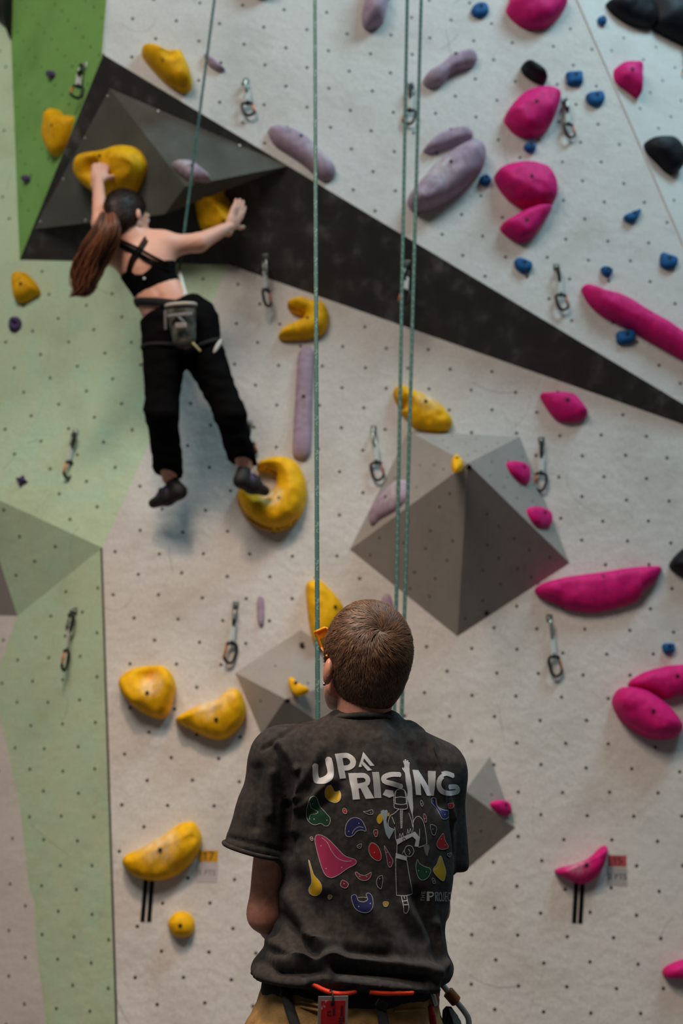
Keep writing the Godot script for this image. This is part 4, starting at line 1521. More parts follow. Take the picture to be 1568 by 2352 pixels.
func lv_px(rows: Array, yaw: float) -> Array:
	# rows [py, left px, right px, half depth, shift of the centre along z] -> levels for a trunk, low to high
	var out := []
	var fi := man_f.affine_inverse()
	for r in rows:
		var a := fi * atz(r[1], r[0], ZM)
		var b := fi * atz(r[2], r[0], ZM)
		var w := (atz(r[2], r[0], ZM) - atz(r[1], r[0], ZM)).length() * 0.5
		var rz: float = r[3]
		var rx := sqrt(maxf(w * w - pow(rz * sin(yaw), 2), 0.0004)) / cos(yaw)
		out.append([(a.y + b.y) * 0.5, (a.x + b.x) * 0.5, r[4], rx, rz])
	out.sort_custom(func(p, q): return p[0] < q[0])
	return out

# the point of a trunk's back surface that shows at a pixel
func on_back(px: float, py: float, lv: Array, off := 0.0, pw := 2.3) -> Vector3:
	var fi := man_f.affine_inverse()
	var zz := 0.12
	var w := Vector3.ZERO
	for k in 6:
		w = hit(px, py, {"n": man_f.basis.z, "o": man_f.origin}, zz)
		var p := fi * w
		var L := loft_at(lv, p.y)
		var s := clampf(absf(p.x - L[0]) / L[2], 0.0, 0.985)
		zz = L[1] + L[3] * pow(1.0 - pow(s, pw), 1.0 / pw) + off
	return w

func build_belayer() -> void:
	mat("eye_white", Color(0.9, 0.88, 0.86), 0.2)
	mat("iris", Color(0.12, 0.08, 0.05), 0.2)
	var skin := mat("skin_belayer", Color(0.85, 0.60, 0.51), 0.5)
	skin.subsurf_scatter_enabled = true
	skin.subsurf_scatter_strength = 0.12
	skin.albedo_texture = noise_tex(91, 0.05, [Color(0.93, 0.88, 0.86), Color(1, 1, 1)], [0.3, 0.7], 128)
	skin.uv1_triplanar = true
	skin.uv1_scale = Vector3(9, 9, 9)
	var yaw := deg_to_rad(17.0)
	man_f = Transform3D(Basis(Vector3.UP, yaw), Vector3(atz(845, 2000, ZM).x, 0, ZM))
	var root := thing("person", "belayer in a printed charcoal t-shirt and khaki trousers, head tilted back looking up", "person", Vector3(man_f.origin.x, 0, ZM))
	# ------------------------------------------------ head, neck and arms: one skin
	var hb := Basis(Vector3.UP, deg_to_rad(27.0)) * Basis(Vector3.RIGHT, deg_to_rad(17.0)) * Basis(Vector3(0, 0, 1), deg_to_rad(2.0))
	var hf := Transform3D(hb, atz(834, 1524, ZM + 0.005))
	var body := MB.new()
	sd_head(hf, 1.0, 1.0)
	join(body, sd_mesh())
	var sh_l := atz(648, 1752, ZM + 0.05)
	var el_l := atz(609, 2098, ZM + 0.012)
	var sh_r := atz(1003, 1775, ZM - 0.05)
	var el_r := atz(985, 2085, ZM - 0.14)
	var rp := rope_top.lerp(rope_low, 0.9775)
	var hand_l := Vector3(lerpf(rope_top.x, rope_low.x, (rope_top.y - 1.06) / (rope_top.y - rope_low.y)), 1.06, lerpf(rope_top.z, rope_low.z, (rope_top.y - 1.06) / (rope_top.y - rope_low.y)))
	var hand_r := rope_low + Vector3(0.05, -0.12, 0.02)
	var wr_l := hand_l + (el_l - hand_l).normalized() * 0.085
	var wr_r := hand_r + (el_r - hand_r).normalized() * 0.085
	sd_begin(Vector3(-0.35, 0.85, 2.45), Vector3(0.42, 1.72, 3.2), 0.010)
	var nk := atz(833, 1690, ZM + 0.01)
	sd_cap(nk, hf * Vector3(0, -0.035, 0.022), 0.054, 0.054, 0.03)
	sd_cap(nk, atz(700, 1745, ZM + 0.01), 0.04, 0.032, 0.03)
	sd_cap(nk, atz(960, 1760, ZM - 0.03), 0.04, 0.032, 0.03)
	sd_cap(nk + Vector3(0, -0.1, -0.02), atz(845, 2240, ZM - 0.02), 0.085, 0.10, 0.04)
	sd_cap(sh_l, el_l, 0.038, 0.0335, 0.02)
	sd_cap(el_l, el_l.lerp(wr_l, 0.35), 0.0325, 0.036, 0.015)
	sd_cap(el_l.lerp(wr_l, 0.35), wr_l, 0.036, 0.025, 0.015)
	sd_cap(sh_r, el_r, 0.038, 0.036, 0.02)
	sd_cap(el_r, wr_r, 0.041, 0.025, 0.02)
	join(body, sd_mesh())
	for h in [[wr_l, hand_l, -1.0], [wr_r, hand_r, 1.0]]:
		var y: Vector3 = (h[1] - h[0]).normalized()
		var rd := (rope_top - rope_low).normalized()
		var x := (rd - y * rd.dot(y)).normalized()
		var z := x.cross(y)
		if h[2] > 0: z = -z; x = x
		var fb := Basis(x, y, z)
		sd_hand(Transform3D(fb, h[0] + y * 0.01), 1.0, 1.0, 0.02, 0.2)
		join(body, sd_mesh())
	part(root, "body", sub_mesh(body, root), skin)
	eyes(root, hf, 1.0)
	var er := MB.new()
	er.ellipsoid(Transform3D(Basis().scaled(Vector3(0.0032, 0.0032, 0.0032)), hf * Vector3(-0.083, -0.043, 0.006)), 8, 6)
	part(root, "ear_stud", sub_mesh(er, root), mats["steel"], "small silver ear stud")
	# ------------------------------------------------ hair
	sd_begin(hf.origin - Vector3(0.15, 0.15, 0.15), hf.origin + Vector3(0.15, 0.16, 0.15), 0.0045)
	sd_ell(hf * Vector3(0, 0.026, 0.014), hb, Vector3(0.0805, 0.099, 0.100), 0.01)
	sd_ell(hf * Vector3(0, -0.030, 0.040), hb, Vector3(0.0575, 0.064, 0.056), 0.03)
	sd_cut((hb * Vector3(0, -0.61, -0.79)).normalized(), hf * Vector3(0, 0.055, -0.072))
	sd_cut((hb * Vector3(0, -1, 0.15)).normalized(), hf * Vector3(0, -0.080, 0.08))
	sd_ell(hf * Vector3(-0.087, -0.018, 0.006), hb, Vector3(0.026, 0.037, 0.026), 0.0, true)
	sd_ell(hf * Vector3(0.085, -0.018, 0.004), hb, Vector3(0.022, 0.034, 0.022), 0.0, true)
	var shell := sd_mesh()
	relax(shell, 2)
	var wh := hf * Vector3(0, 0.026, 0.014) + Vector3(0.20, 0.33, 0.92).normalized() * 0.1
	var hairm := mat("hair_belayer", Color(0.27, 0.185, 0.13), 0.75)
	var st := strands(shell, 30000, wh, hf * Vector3(0, 0.0, 0.0), 0.026, 0.010, hb.y, 0.00055, Color(0.27, 0.18, 0.125), Color(0.60, 0.44, 0.32), 1.1)
	var cap := part(root, "hair", sub_mesh(shell, root), hairm, "short brown hair with a crown whorl")
	var sm := mat("hair_strand_belayer", Color.WHITE, 0.5)
	sm.vertex_color_use_as_albedo = true
	part(cap, "hair_strands", sub_mesh(st, root), sm, "", "stuff")
	# ------------------------------------------------ belay glasses, amber prisms in front of the eyes
	var gm := mat("glasses_amber", Color(0.98, 0.60, 0.06), 0.25)
	var gl := MB.new()
	var e0 := atz(724, 1452, ZM - 0.10)
	var e1 := atz(746, 1442, ZM - 0.11)
	var e2 := atz(738, 1488, ZM - 0.11)
	gl.tube(curve3([e1, e0 + Vector3(0.002, 0.001, 0), e0, e0.lerp(e2, 0.3), e2], 4), 0.0032, 8)
	gl.hull(PackedVector3Array([e0, e1, e1 + Vector3(0.03, -0.004, -0.02), e0 + Vector3(0.009, -0.014, -0.004), e0 + Vector3(0, 0, -0.006), e1 + Vector3(0, 0, -0.008)]), Transform3D())
	gl.tube(PackedVector3Array([e1, hf * Vector3(0.05, 0.01, -0.118)]), 0.003, 8)
	gl.tube(PackedVector3Array([e2, hf * Vector3(-0.082, 0.012, 0.0)]), 0.0024, 8)
	part(root, "belay_glasses", sub_mesh(gl, root), gm, "amber belay glasses")
	# ------------------------------------------------ t-shirt
	shirt_lv = lv_px([[1650, 774, 894, 0.053, 0.004], [1660, 756, 914, 0.064, 0.002], [1672, 716, 948, 0.082, 0.0], [1705, 670, 985, 0.102, 0.0], [1750, 648, 1018, 0.114, 0.0], [1800, 648, 1036, 0.122, 0.0], [1900, 652, 1042, 0.127, 0.0],
		[2000, 646, 1040, 0.124, 0.0], [2080, 640, 1030, 0.120, 0.0], [2130, 628, 1018, 0.120, 0.0], [2175, 606, 1020, 0.130, 0.004], [2215, 575, 1033, 0.142, 0.008], [2238, 578, 1030, 0.140, 0.006], [2256, 622, 1012, 0.126, 0.0]], yaw)
	sd_begin(Vector3(-0.30, 0.98, 2.70), Vector3(0.36, 1.60, 3.20), 0.0085)
	var hem_l := atz(582, 1958, ZM + 0.045)
	sd_cap(atz(645, 1745, ZM + 0.05), atz(606, 1860, ZM + 0.05), 0.054, 0.050, 0.035)
	sd_cap(atz(606, 1860, ZM + 0.05), hem_l + (hem_l - atz(606, 1860, ZM + 0.05)) * 0.5, 0.050, 0.066, 0.02)
	var hem_r := atz(1032, 2002, ZM - 0.09)
	sd_cap(atz(1003, 1778, ZM - 0.06), hem_r + Vector3(0, -0.04, -0.01), 0.053, 0.044, 0.03)
	sd_cut((atz(555, 2060, ZM + 0.04) - atz(582, 1958, ZM + 0.045)).normalized(), hem_l, 0.14)
	sd_cut(Vector3(0, -1, 0.1).normalized(), hem_r, 0.12)
	sd_loft(man_f, shirt_lv, 0.03)
	sd_cap(atz(800, 1700, ZM), atz(652, 1742, ZM + 0.05), 0.053, 0.052, 0.05)
	sd_cap(atz(870, 1697, ZM), atz(1000, 1768, ZM - 0.05), 0.053, 0.050, 0.05)
	var shirt := sd_mesh()
	relax(shirt, 1)
	subdivide(shirt)
	relax(shirt, 2)
	# folds: [px, py, px, py, width px, height m] on the back; ridges positive
	var folds := [
		[662, 1842, 735, 1722, 14, 0.009], [690, 1842, 758, 1735, 12, -0.004], [735, 1810, 775, 1695, 12, 0.004], [795, 1790, 800, 1690, 15, -0.006], [690, 1830, 672, 1908, 9, 0.010], [655, 1850, 658, 1960, 10, -0.010],
		[600, 1722, 640, 1690, 4, -0.004], [640, 1690, 700, 1660, 4, -0.003], [632, 1710, 668, 1765, 8, 0.008], [668, 1765, 690, 1830, 8, 0.008], [622, 1720, 655, 1850, 8, -0.008], [617, 1775, 616, 1870, 8, 0.007], [590, 1765, 585, 1900, 10, -0.006],
		[900, 1660, 1010, 1850, 13, -0.008], [960, 1690, 1040, 1880, 11, 0.008], [1000, 1740, 1045, 1960, 7, -0.008], [870, 1680, 905, 1790, 20, 0.005], [695, 1852, 762, 1792, 9, 0.008], [700, 1878, 780, 1815, 10, -0.004], [940, 1660, 985, 1720, 9, 0.006],
		[690, 2020, 720, 2110, 16, -0.006], [655, 2050, 735, 2170, 12, 0.008], [645, 2105, 725, 2195, 11, -0.011], [625, 2165, 700, 2205, 11, 0.012], [700, 2150, 780, 2182, 13, 0.010], [760, 2178, 890, 2192, 12, -0.013], [630, 2212, 765, 2198, 11, 0.014], [765, 2198, 1005, 2232, 12, 0.013],
		[590, 2200, 640, 2226, 9, -0.010], [775, 2222, 970, 2246, 10, -0.016], [640, 2238, 740, 2228, 9, -0.009], [600, 2240, 700, 2256, 10, 0.010], [780, 2250, 1000, 2264, 8, 0.012], [850, 2090, 905, 2160, 28, 0.008], [960, 2060, 1010, 2200, 16, -0.008], [1000, 2120, 1025, 2215, 9, 0.009],
		[690, 1960, 735, 2040, 16, 0.005], [930, 2080, 985, 2160, 16, 0.006], [530, 1925, 655, 1955, 4, -0.003], [820, 2130, 760, 2075, 22, -0.005]]
	var fi := man_f.affine_inverse()
	var fl := []
	for q in folds:
		var a := fi * on_back(q[0], q[1], shirt_lv)
		var b := fi * on_back(q[2], q[3], shirt_lv)
		fl.append([Vector2(a.x, a.y), Vector2(b.x, b.y), q[4] / 1150.0, q[5]])
	var nr := normals_of(shirt)
	var crease := FastNoiseLite.new()
	crease.seed = 5
	crease.frequency = 7.0
	for k in shirt.v.size():
		var p := fi * shirt.v[k]
		var nn := man_f.basis.inverse() * nr[k]
		var h := 0.0022 * crease.get_noise_3d(p.x * 1.6, p.y * 0.9, p.z)
		var back := clampf(nn.z * 1.6 + 0.5, 0.0, 1.0)
		var pp := Vector2(p.x, p.y)
		for q in fl:
			var c := Geometry2D.get_closest_point_to_segment(pp, q[0], q[1])
			var d: float = c.distance_to(pp) / q[2]
			if d < 2.5: h += q[3] * exp(-d * d) * back * 1.25
		shirt.v[k] += nr[k] * h
	var cloth := mat("shirt_charcoal", Color(0.270, 0.256, 0.249), 0.95)
	tri_mat(cloth, 6.0, noise_tex(101, 0.02, [Color(0.80, 0.80, 0.81), Color(1, 1, 1)], [0.3, 0.75], 512), bump_tex(102, 0.35, 2.0), 0.16, false)
	cloth.metallic_specular = 0.2
	cloth.rim_enabled = true
	cloth.rim = 0.1
	# the print lies on the back as a thin layer of ink
	nr = normals_of(shirt)
	var lo := Vector2(1e9, 1e9)
	var hi := -lo
	for c in [[692, 1700], [1074, 1700], [692, 2115], [1066, 2115], [880, 1690], [880, 2125]]:
		var w := fi * on_back(c[0], c[1], shirt_lv)
		lo = lo.min(Vector2(w.x, w.y)); hi = hi.max(Vector2(w.x, w.y))
	lo -= Vector2(0.004, 0.004); hi += Vector2(0.004, 0.004)
	var ink := MB.new()
	var seen := {}
	for k in range(0, shirt.i.size(), 3):
		var ok := true
		for e in 3:
			var q := fi * shirt.v[shirt.i[k + e]]
			var nn := man_f.basis.inverse() * nr[shirt.i[k + e]]
			if nn.z < 0.12 or q.x < lo.x or q.x > hi.x or q.y < lo.y or q.y > hi.y: ok = false
		if not ok: continue
		for e in 3:
			var id := shirt.i[k + e]
			if not seen.has(id):
				seen[id] = ink.v.size()
				ink.v.append(shirt.v[id] + nr[id] * 0.0009)
				var q := fi * shirt.v[id]
				ink.uv.append(Vector2((q.x - lo.x) / (hi.x - lo.x), 1.0 - (q.y - lo.y) / (hi.y - lo.y)))
			ink.i.append(seen[id])
	var tee := part(root, "tshirt", sub_mesh(shirt, root), cloth, "charcoal short-sleeved t-shirt")
	var im := mat("shirt_print", Color.WHITE, 0.7)
	im.transparency = BaseMaterial3D.TRANSPARENCY_ALPHA
	im.albedo_texture = ImageTexture.create_from_image(draw_print(lo, hi))
	im.texture_repeat = false
	part(tee, "back_print", sub_mesh(ink, root), im, "printed lettering UPRISING over coloured holds and a climber")
	# collar: a ribbed ring, and the stitched hem of the left sleeve
	var ring_ := MB.new()
	var rp3 := PackedVector3Array()
	for k in 40:
		var a := TAU * k / 40
		var c0 := atz(832, 1650, ZM + 0.012)
		rp3.append(c0 + man_f.basis * Vector3(0.0615 * cos(a), -0.007 + 0.010 * sin(a), 0.060 * sin(a)))
	ring_.tube(rp3, 0.0065, 8, true, false, Vector3(0, 0, 0))
	part(tee, "collar", sub_mesh(ring_, root), cloth)
	var hm := MB.new()
	var ha := (atz(555, 2060, ZM + 0.04) - atz(582, 1958, ZM + 0.045)).normalized()
	var h1 := ha.cross(Vector3(0, 0, 1)).normalized()
	var h2 := ha.cross(h1)
	var hp := PackedVector3Array()
	for k in 40: hp.append(hem_l - ha * 0.004 + (h1 * cos(TAU * k / 40) + h2 * sin(TAU * k / 40)) * 0.0590)
	hm.tube(hp, 0.0045, 8, true, false)
	part(tee, "sleeve_hem", sub_mesh(hm, root), cloth)
	trousers(root, yaw)

func trousers(root: Node3D, yaw: float) -> void:
	var kh := mat("khaki", Color(0.68, 0.53, 0.32), 0.92)
	tri_mat(kh, 3.0, noise_tex(111, 0.03, [Color(0.78, 0.76, 0.72), Color(1, 1, 1)], [0.25, 0.75], 256), bump_tex(112, 0.3, 2.5, 256), 0.4, false)
	var lv := lv_px([[2236, 618, 1000, 0.118, 0.0], [2262, 606, 1000, 0.124, 0.0], [2300, 592, 996, 0.130, 0.004], [2352, 572, 992, 0.134, 0.008], [2440, 560, 996, 0.134, 0.008], [2500, 575, 990, 0.125, 0.0]], yaw)
	sd_begin(Vector3(-0.28, 0.03, 2.62), Vector3(0.36, 1.08, 3.22), 0.013)
	sd_loft(man_f, lv, 0.02)
	for s in [-1.0, 1.0]:
		var hip := man_f * Vector3(s * 0.095 - 0.03, 0.90, 0.0)
		var knee := man_f * Vector3(s * 0.125 - 0.03, 0.50, -0.02)
		var ank := man_f * Vector3(s * 0.135 - 0.03, 0.10, 0.02)
		sd_cap(hip, knee, 0.098, 0.078, 0.05)
		sd_cap(knee, ank, 0.078, 0.068, 0.03)
	var tr := sd_mesh()
	relax(tr, 1)
	var fold := FastNoiseLite.new()
	fold.seed = 8
	fold.frequency = 9.0
	var nr := normals_of(tr)
	for k in tr.v.size(): tr.v[k] += nr[k] * 0.007 * fold.get_noise_3d(tr.v[k].x, tr.v[k].y * 1.8, tr.v[k].z)
	var t := part(root, "trousers", sub_mesh(tr, root), kh, "khaki canvas trousers")
	# pocket welts and a seam: thin stitched ridges
	for w in [[690, 2300, 770, 2318], [690, 2312, 770, 2330], [905, 2322, 975, 2318]]:
		var mb := MB.new()
		var pts := PackedVector3Array()
		for k in 9: pts.append(on_back(lerpf(w[0], w[2], k / 8.0), lerpf(w[1], w[3], k / 8.0), lv, 0.004))
		mb.tube(pts, 0.0025, 6)
		part(t, "pocket_seam", sub_mesh(mb, root), kh)
	for s in [-1.0, 1.0]:
		sd_begin(man_f.origin + Vector3(-0.4, -0.02, -0.4), man_f.origin + Vector3(0.4, 0.16, 0.3), 0.009)
		sd_cap(man_f * Vector3(s * 0.135 - 0.03, 0.045, 0.06), man_f * Vector3(s * 0.155 - 0.03, 0.035, -0.16), 0.042, 0.040, 0.02)
		sd_cap(man_f * Vector3(s * 0.135 - 0.03, 0.05, 0.05), man_f * Vector3(s * 0.135 - 0.03, 0.11, 0.03), 0.042, 0.045, 0.03)
		sd_cut(Vector3.DOWN, Vector3(man_f.origin.x, 0.002, ZM))
		part(root, "shoe", sub_mesh(sd_mesh(), root), mats["tape_black"], "dark shoe")
	# harness: waist belt, leg straps, orange gear loops
	var bl := MB.new()
	var pts := PackedVector3Array()
	var L := loft_at(lv, (man_f.affine_inverse() * atz(800, 2262, ZM)).y)
	var yb := atz(800, 2270, ZM).y
	for k in 48:
		var a := TAU * k / 48
		pts.append(man_f * Vector3(L[0] + (L[2] + 0.002) * cos(a), yb, L[1] + (L[3] + 0.004) * sin(a)))
	bl.tube(pts, 0.016, 10, true, false)
	for k in bl.v.size():                        # flatten the ring of the belt into webbing
		var q := man_f.affine_inverse() * bl.v[k]
		var a := atan2((q.z - L[1]) / L[3], (q.x - L[0]) / L[2])
		var c := Vector3(L[0] + (L[2] + 0.002) * cos(a), q.y, L[1] + (L[3] + 0.004) * sin(a))
		q = c + (q - c) * 0.3
		bl.v[k] = man_f * q
	var belt := part(root, "harness_belt", sub_mesh(bl, root), mats["webbing_black"], "black harness waist belt")
	for s in [[652, 2262, 660, 2300, 684, 2372], [868, 2285, 876, 2320, 884, 2372]]:
		var mb := MB.new()
		var q := curve3([on_back(s[0], s[1], lv, 0.022), on_back(s[2], s[3], lv, 0.02), on_back(s[4], s[5], lv, 0.016)], 6)
		mb.tube(q, 0.0095, 8, false, true, man_f.basis.z * 0.4)
		part(belt, "leg_strap", sub_mesh(mb, root), mats["webbing_black"])
		mb = MB.new()
		mb.bevel_box(Transform3D(man_f.basis * Basis(Vector3(0, 0, 1), -0.5), q[4] + man_f.basis.z * 0.006), Vector3(0.022, 0.014, 0.005), 0.0015)
		part(belt, "strap_buckle", sub_mesh(mb, root), mats["dark_alloy"])
	var orange := mat("cord_orange", Color(0.90, 0.22, 0.05), 0.6)
	for s in [[[706, 2252], [735, 2270], [765, 2281], [795, 2282], [818, 2276]], [[848, 2278], [875, 2281], [910, 2281], [948, 2280]]]:
		var mb := MB.new()
		var cps := []
		for c in s: cps.append(on_back(c[0], c[1], lv, 0.034))
		mb.tube(curve3(cps, 6), 0.0042, 8)
		part(belt, "gear_loop", sub_mesh(mb, root), orange, "orange-red gear loop")
	# rental tag hanging from the gear loop: a laminated red card
	var ta := on_back(765, 2296, lv, 0.050)
	var tag_b := man_f.basis
	var tag := thing("rental_tag", "laminated red rental tag hanging from the belayer's orange gear loop", "tag", ta, "", tag_b)
	var s := 1.0 / 1140.0
	var mb := MB.new()
	mb.bevel_box(Transform3D(Basis(), Vector3(0, -0.038, 0)), Vector3(62 * s, 0.088, 0.0016), 0.0005)
	var lam := mat("laminate", Color(0.62, 0.56, 0.55), 0.3)
	part(tag, "laminate", mb.mesh(), lam, "clear laminate border")
	mb = MB.new()
	mb.bevel_box(Transform3D(Basis(), Vector3(0, -0.040, 0.0004)), Vector3(50 * s, 0.078, 0.0017), 0.0003)
	var rc := mat("tag_red", Color.WHITE, 0.35)
	tri_mat(rc, 6.0, noise_tex(121, 0.02, [Color(0.78, 0.16, 0.19), Color(0.74, 0.14, 0.17), Color(0.92, 0.66, 0.62)], [0.3, 0.74, 0.84], 256), null, 1.0, false)
	part(tag, "card", mb.mesh(), rc, "worn red card")
	for w in [["NAME", 0.0042, 0.0155, -0.018], ["Rou", 0.0098, 0.0150, -0.040], ["SIZE", 0.0036, 0.0010, -0.019], ["12", 0.0070, -0.0075, -0.021]]:
		var t2 := part(tag, "lettering", letter_mesh(w[0], w[1]), mat("tag_ink", Color(0.28, 0.03, 0.04), 0.6))
		t2.transform = Transform3D(Basis(Vector3(0, 0, 1), -PI / 2), Vector3(w[2], w[3], 0.0016))
	mb = MB.new()
	mb.lathe(Transform3D(Basis(Vector3.RIGHT, Vector3(0, 0, 1), Vector3.DOWN), Vector3(-0.002, -0.006, 0.0012)), [[0.0036, 0.0], [0.0036, 0.0006], [0.0, 0.0006]], 14)
	part(tag, "punch_hole", mb.mesh(), mats["tape_black"])
	mb = MB.new()
	mb.tube(curve3([Vector3(-0.002, -0.006, 0.002), Vector3(-0.0015, 0.004, 0.0035), Vector3(-0.002, 0.014, -0.004), Vector3(-0.002, 0.012, -0.014)], 5), 0.0016, 6)
	part(tag, "zip_tie", mb.mesh(), mats["tape_black"])
	# karabiner with a red sleeve, hanging at his right hip
	var zc := ZM - 0.01
	var k1 := thing("carabiner", "silver carabiner with a red screw sleeve on the belayer's harness", "carabiner", atz(978, 2282, zc + 0.07))
	var kt := k1.position
	mb = MB.new()
	mb.tube(curve3([atz(1000, 2310, zc + 0.07) - kt, atz(992, 2284, zc + 0.07) - kt, atz(980, 2272, zc + 0.06) - kt, atz(966, 2290, zc + 0.05) - kt, atz(972, 2340, zc + 0.05) - kt, atz(985, 2400, zc + 0.05) - kt, atz(1004, 2412, zc + 0.06) - kt, atz(1004, 2385, zc + 0.07) - kt], 5), 0.0055, 10)
	part(k1, "frame", mb.mesh(), mats["screw_bright"])
	mb = MB.new()
	mb.tube(PackedVector3Array([atz(986, 2310, zc + 0.075) - kt, atz(989, 2330, zc + 0.075) - kt, atz(990, 2332, zc + 0.075) - kt, atz(999, 2392, zc + 0.075) - kt]), PackedFloat32Array([0.0068, 0.0072, 0.0078, 0.0078]), 12)
	part(k1, "screw_sleeve", mb.mesh(), mat("anodised_red", Color(0.62, 0.05, 0.06), 0.35, 0.5), "red anodised sleeve")
	# large karabiner with an orange-brown sleeve and the belay device on it
	var k2 := thing("carabiner", "large silver carabiner with an orange-brown sleeve beside the belay device", "carabiner", atz(1012, 2258, zc - 0.02))
	kt = k2.position
	mb = MB.new()
	mb.tube(curve3([atz(1000, 2250, zc - 0.02) - kt, atz(1012, 2258, zc - 0.02) - kt, atz(1040, 2292, zc - 0.02) - kt, atz(1065, 2322, zc - 0.02) - kt, atz(1076, 2345, zc - 0.02) - kt, atz(1070, 2375, zc - 0.02) - kt, atz(1040, 2388, zc - 0.03) - kt, atz(1010, 2360, zc - 0.04) - kt, atz(990, 2300, zc - 0.04) - kt, atz(994, 2262, zc - 0.03) - kt], 6), 0.0058, 10)
	part(k2, "frame", mb.mesh(), mats["screw_bright"])
	mb = MB.new()
	mb.tube(PackedVector3Array([atz(1027, 2277, zc - 0.02) - kt, atz(1029, 2279, zc - 0.02) - kt, atz(1047, 2300, zc - 0.02) - kt, atz(1049, 2302, zc - 0.02) - kt]), PackedFloat32Array([0.009, 0.0115, 0.0115, 0.009]), 14)
	part(k2, "screw_sleeve", mb.mesh(), mat("sleeve_brown", Color(0.52, 0.27, 0.08), 0.5), "orange-brown sleeve")
	var dv := thing("belay_device", "black and grey belay device hanging from the large carabiner", "belay device", atz(1040, 2345, zc + 0.01))
	kt = dv.position
	mb = MB.new()
	mb.hull(PackedVector3Array([atz(1016, 2320, zc + 0.02) - kt, atz(1024, 2311, zc + 0.02) - kt, atz(1036, 2312, zc + 0.02) - kt, atz(1052, 2334, zc + 0.01) - kt, atz(1062, 2368, zc + 0.01) - kt, atz(1050, 2400, zc + 0.01) - kt, atz(1012, 2392, zc + 0.02) - kt,
		atz(1016, 2320, zc - 0.015) - kt, atz(1024, 2311, zc - 0.015) - kt, atz(1036, 2312, zc - 0.015) - kt, atz(1062, 2368, zc - 0.015) - kt, atz(1050, 2400, zc - 0.015) - kt, atz(1012, 2392, zc - 0.015) - kt]), Transform3D())
	part(dv, "body", mb.mesh(), mat("device_black", Color(0.05, 0.055, 0.06), 0.4))
	mb = MB.new()
	mb.hull(PackedVector3Array([atz(1029, 2314, zc + 0.026) - kt, atz(1042, 2320, zc + 0.024) - kt, atz(1058, 2345, zc + 0.016) - kt, atz(1064, 2372, zc + 0.016) - kt, atz(1050, 2388, zc + 0.02) - kt, atz(1040, 2345, zc + 0.028) - kt,
		atz(1029, 2314, zc) - kt, atz(1042, 2320, zc) - kt, atz(1064, 2372, zc) - kt, atz(1050, 2388, zc) - kt]), Transform3D())
	part(dv, "side_plate", mb.mesh(), mat("plate_grey", Color(0.42, 0.47, 0.50), 0.35, 0.7), "grey metal plate")

# ---------------------------------------------------------------- the print on the t-shirt
var pr: Image
var pr_lo: Vector2
var pr_hi: Vector2

func pq(cx: float, cy: float) -> Vector2:
	# traced position (3.6465 per pixel, from 660, 1680) -> texture pixel
	var w := man_f.affine_inverse() * on_back(660.0 + cx / 3.6465, 1680.0 + cy / 3.6465, shirt_lv)
	return Vector2((w.x - pr_lo.x) / (pr_hi.x - pr_lo.x), 1.0 - (w.y - pr_lo.y) / (pr_hi.y - pr_lo.y)) * pr.get_width()

func fill(pts: PackedVector2Array, col: Color) -> void:
	var y0 := 1e9
	var y1 := -1e9
	for p in pts: y0 = minf(y0, p.y); y1 = maxf(y1, p.y)
	for y in range(maxi(int(floor(y0)), 0), mini(int(ceil(y1)), pr.get_height() - 1) + 1):
		var xs := []
		var yy := y + 0.5
		for k in pts.size():
			var a := pts[k]
			var b := pts[(k + 1) % pts.size()]
			if (a.y <= yy) != (b.y <= yy): xs.append(a.x + (yy - a.y) / (b.y - a.y) * (b.x - a.x))
		xs.sort()
		for k in range(0, xs.size() - 1, 2):
			var l := int(round(xs[k]))
			var r := int(round(xs[k + 1]))
			if r > l: pr.fill_rect(Rect2i(l, y, r - l, 1).intersection(Rect2i(0, 0, pr.get_width(), pr.get_height())), col)

func stroke(pts: PackedVector2Array, w: float, col: Color, closed := false, ends := true) -> void:
	var n := pts.size()
	for k in (n if closed else n - 1):
		var a := pts[k]
		var b := pts[(k + 1) % n]
		if a.distance_to(b) < 0.01: continue
		var d := (b - a).normalized().orthogonal() * w * 0.5
		fill(PackedVector2Array([a + d, b + d, b - d, a - d]), col)
		if ends or k > 0:
			var disc := PackedVector2Array()
			for j in 10: disc.append(a + Vector2.from_angle(TAU * j / 10) * w * 0.5)
			fill(disc, col)

func tr_(flat: Array) -> PackedVector2Array:
	var o := PackedVector2Array()
	for k in range(0, flat.size(), 2): o.append(pq(flat[k], flat[k + 1]))
	return o

func tr_smooth(flat: Array, closed: bool) -> PackedVector2Array:
	var p := tr_(flat)
	if closed: return smooth_loop(p, 60)
	var o := PackedVector2Array()
	var m := p.size()
	for k in m - 1:
		for s in 6: o.append(p[k].cubic_interpolate(p[k + 1], p[maxi(k - 1, 0)], p[mini(k + 2, m - 1)], s / 6.0))
	o.append(p[m - 1])
	return o

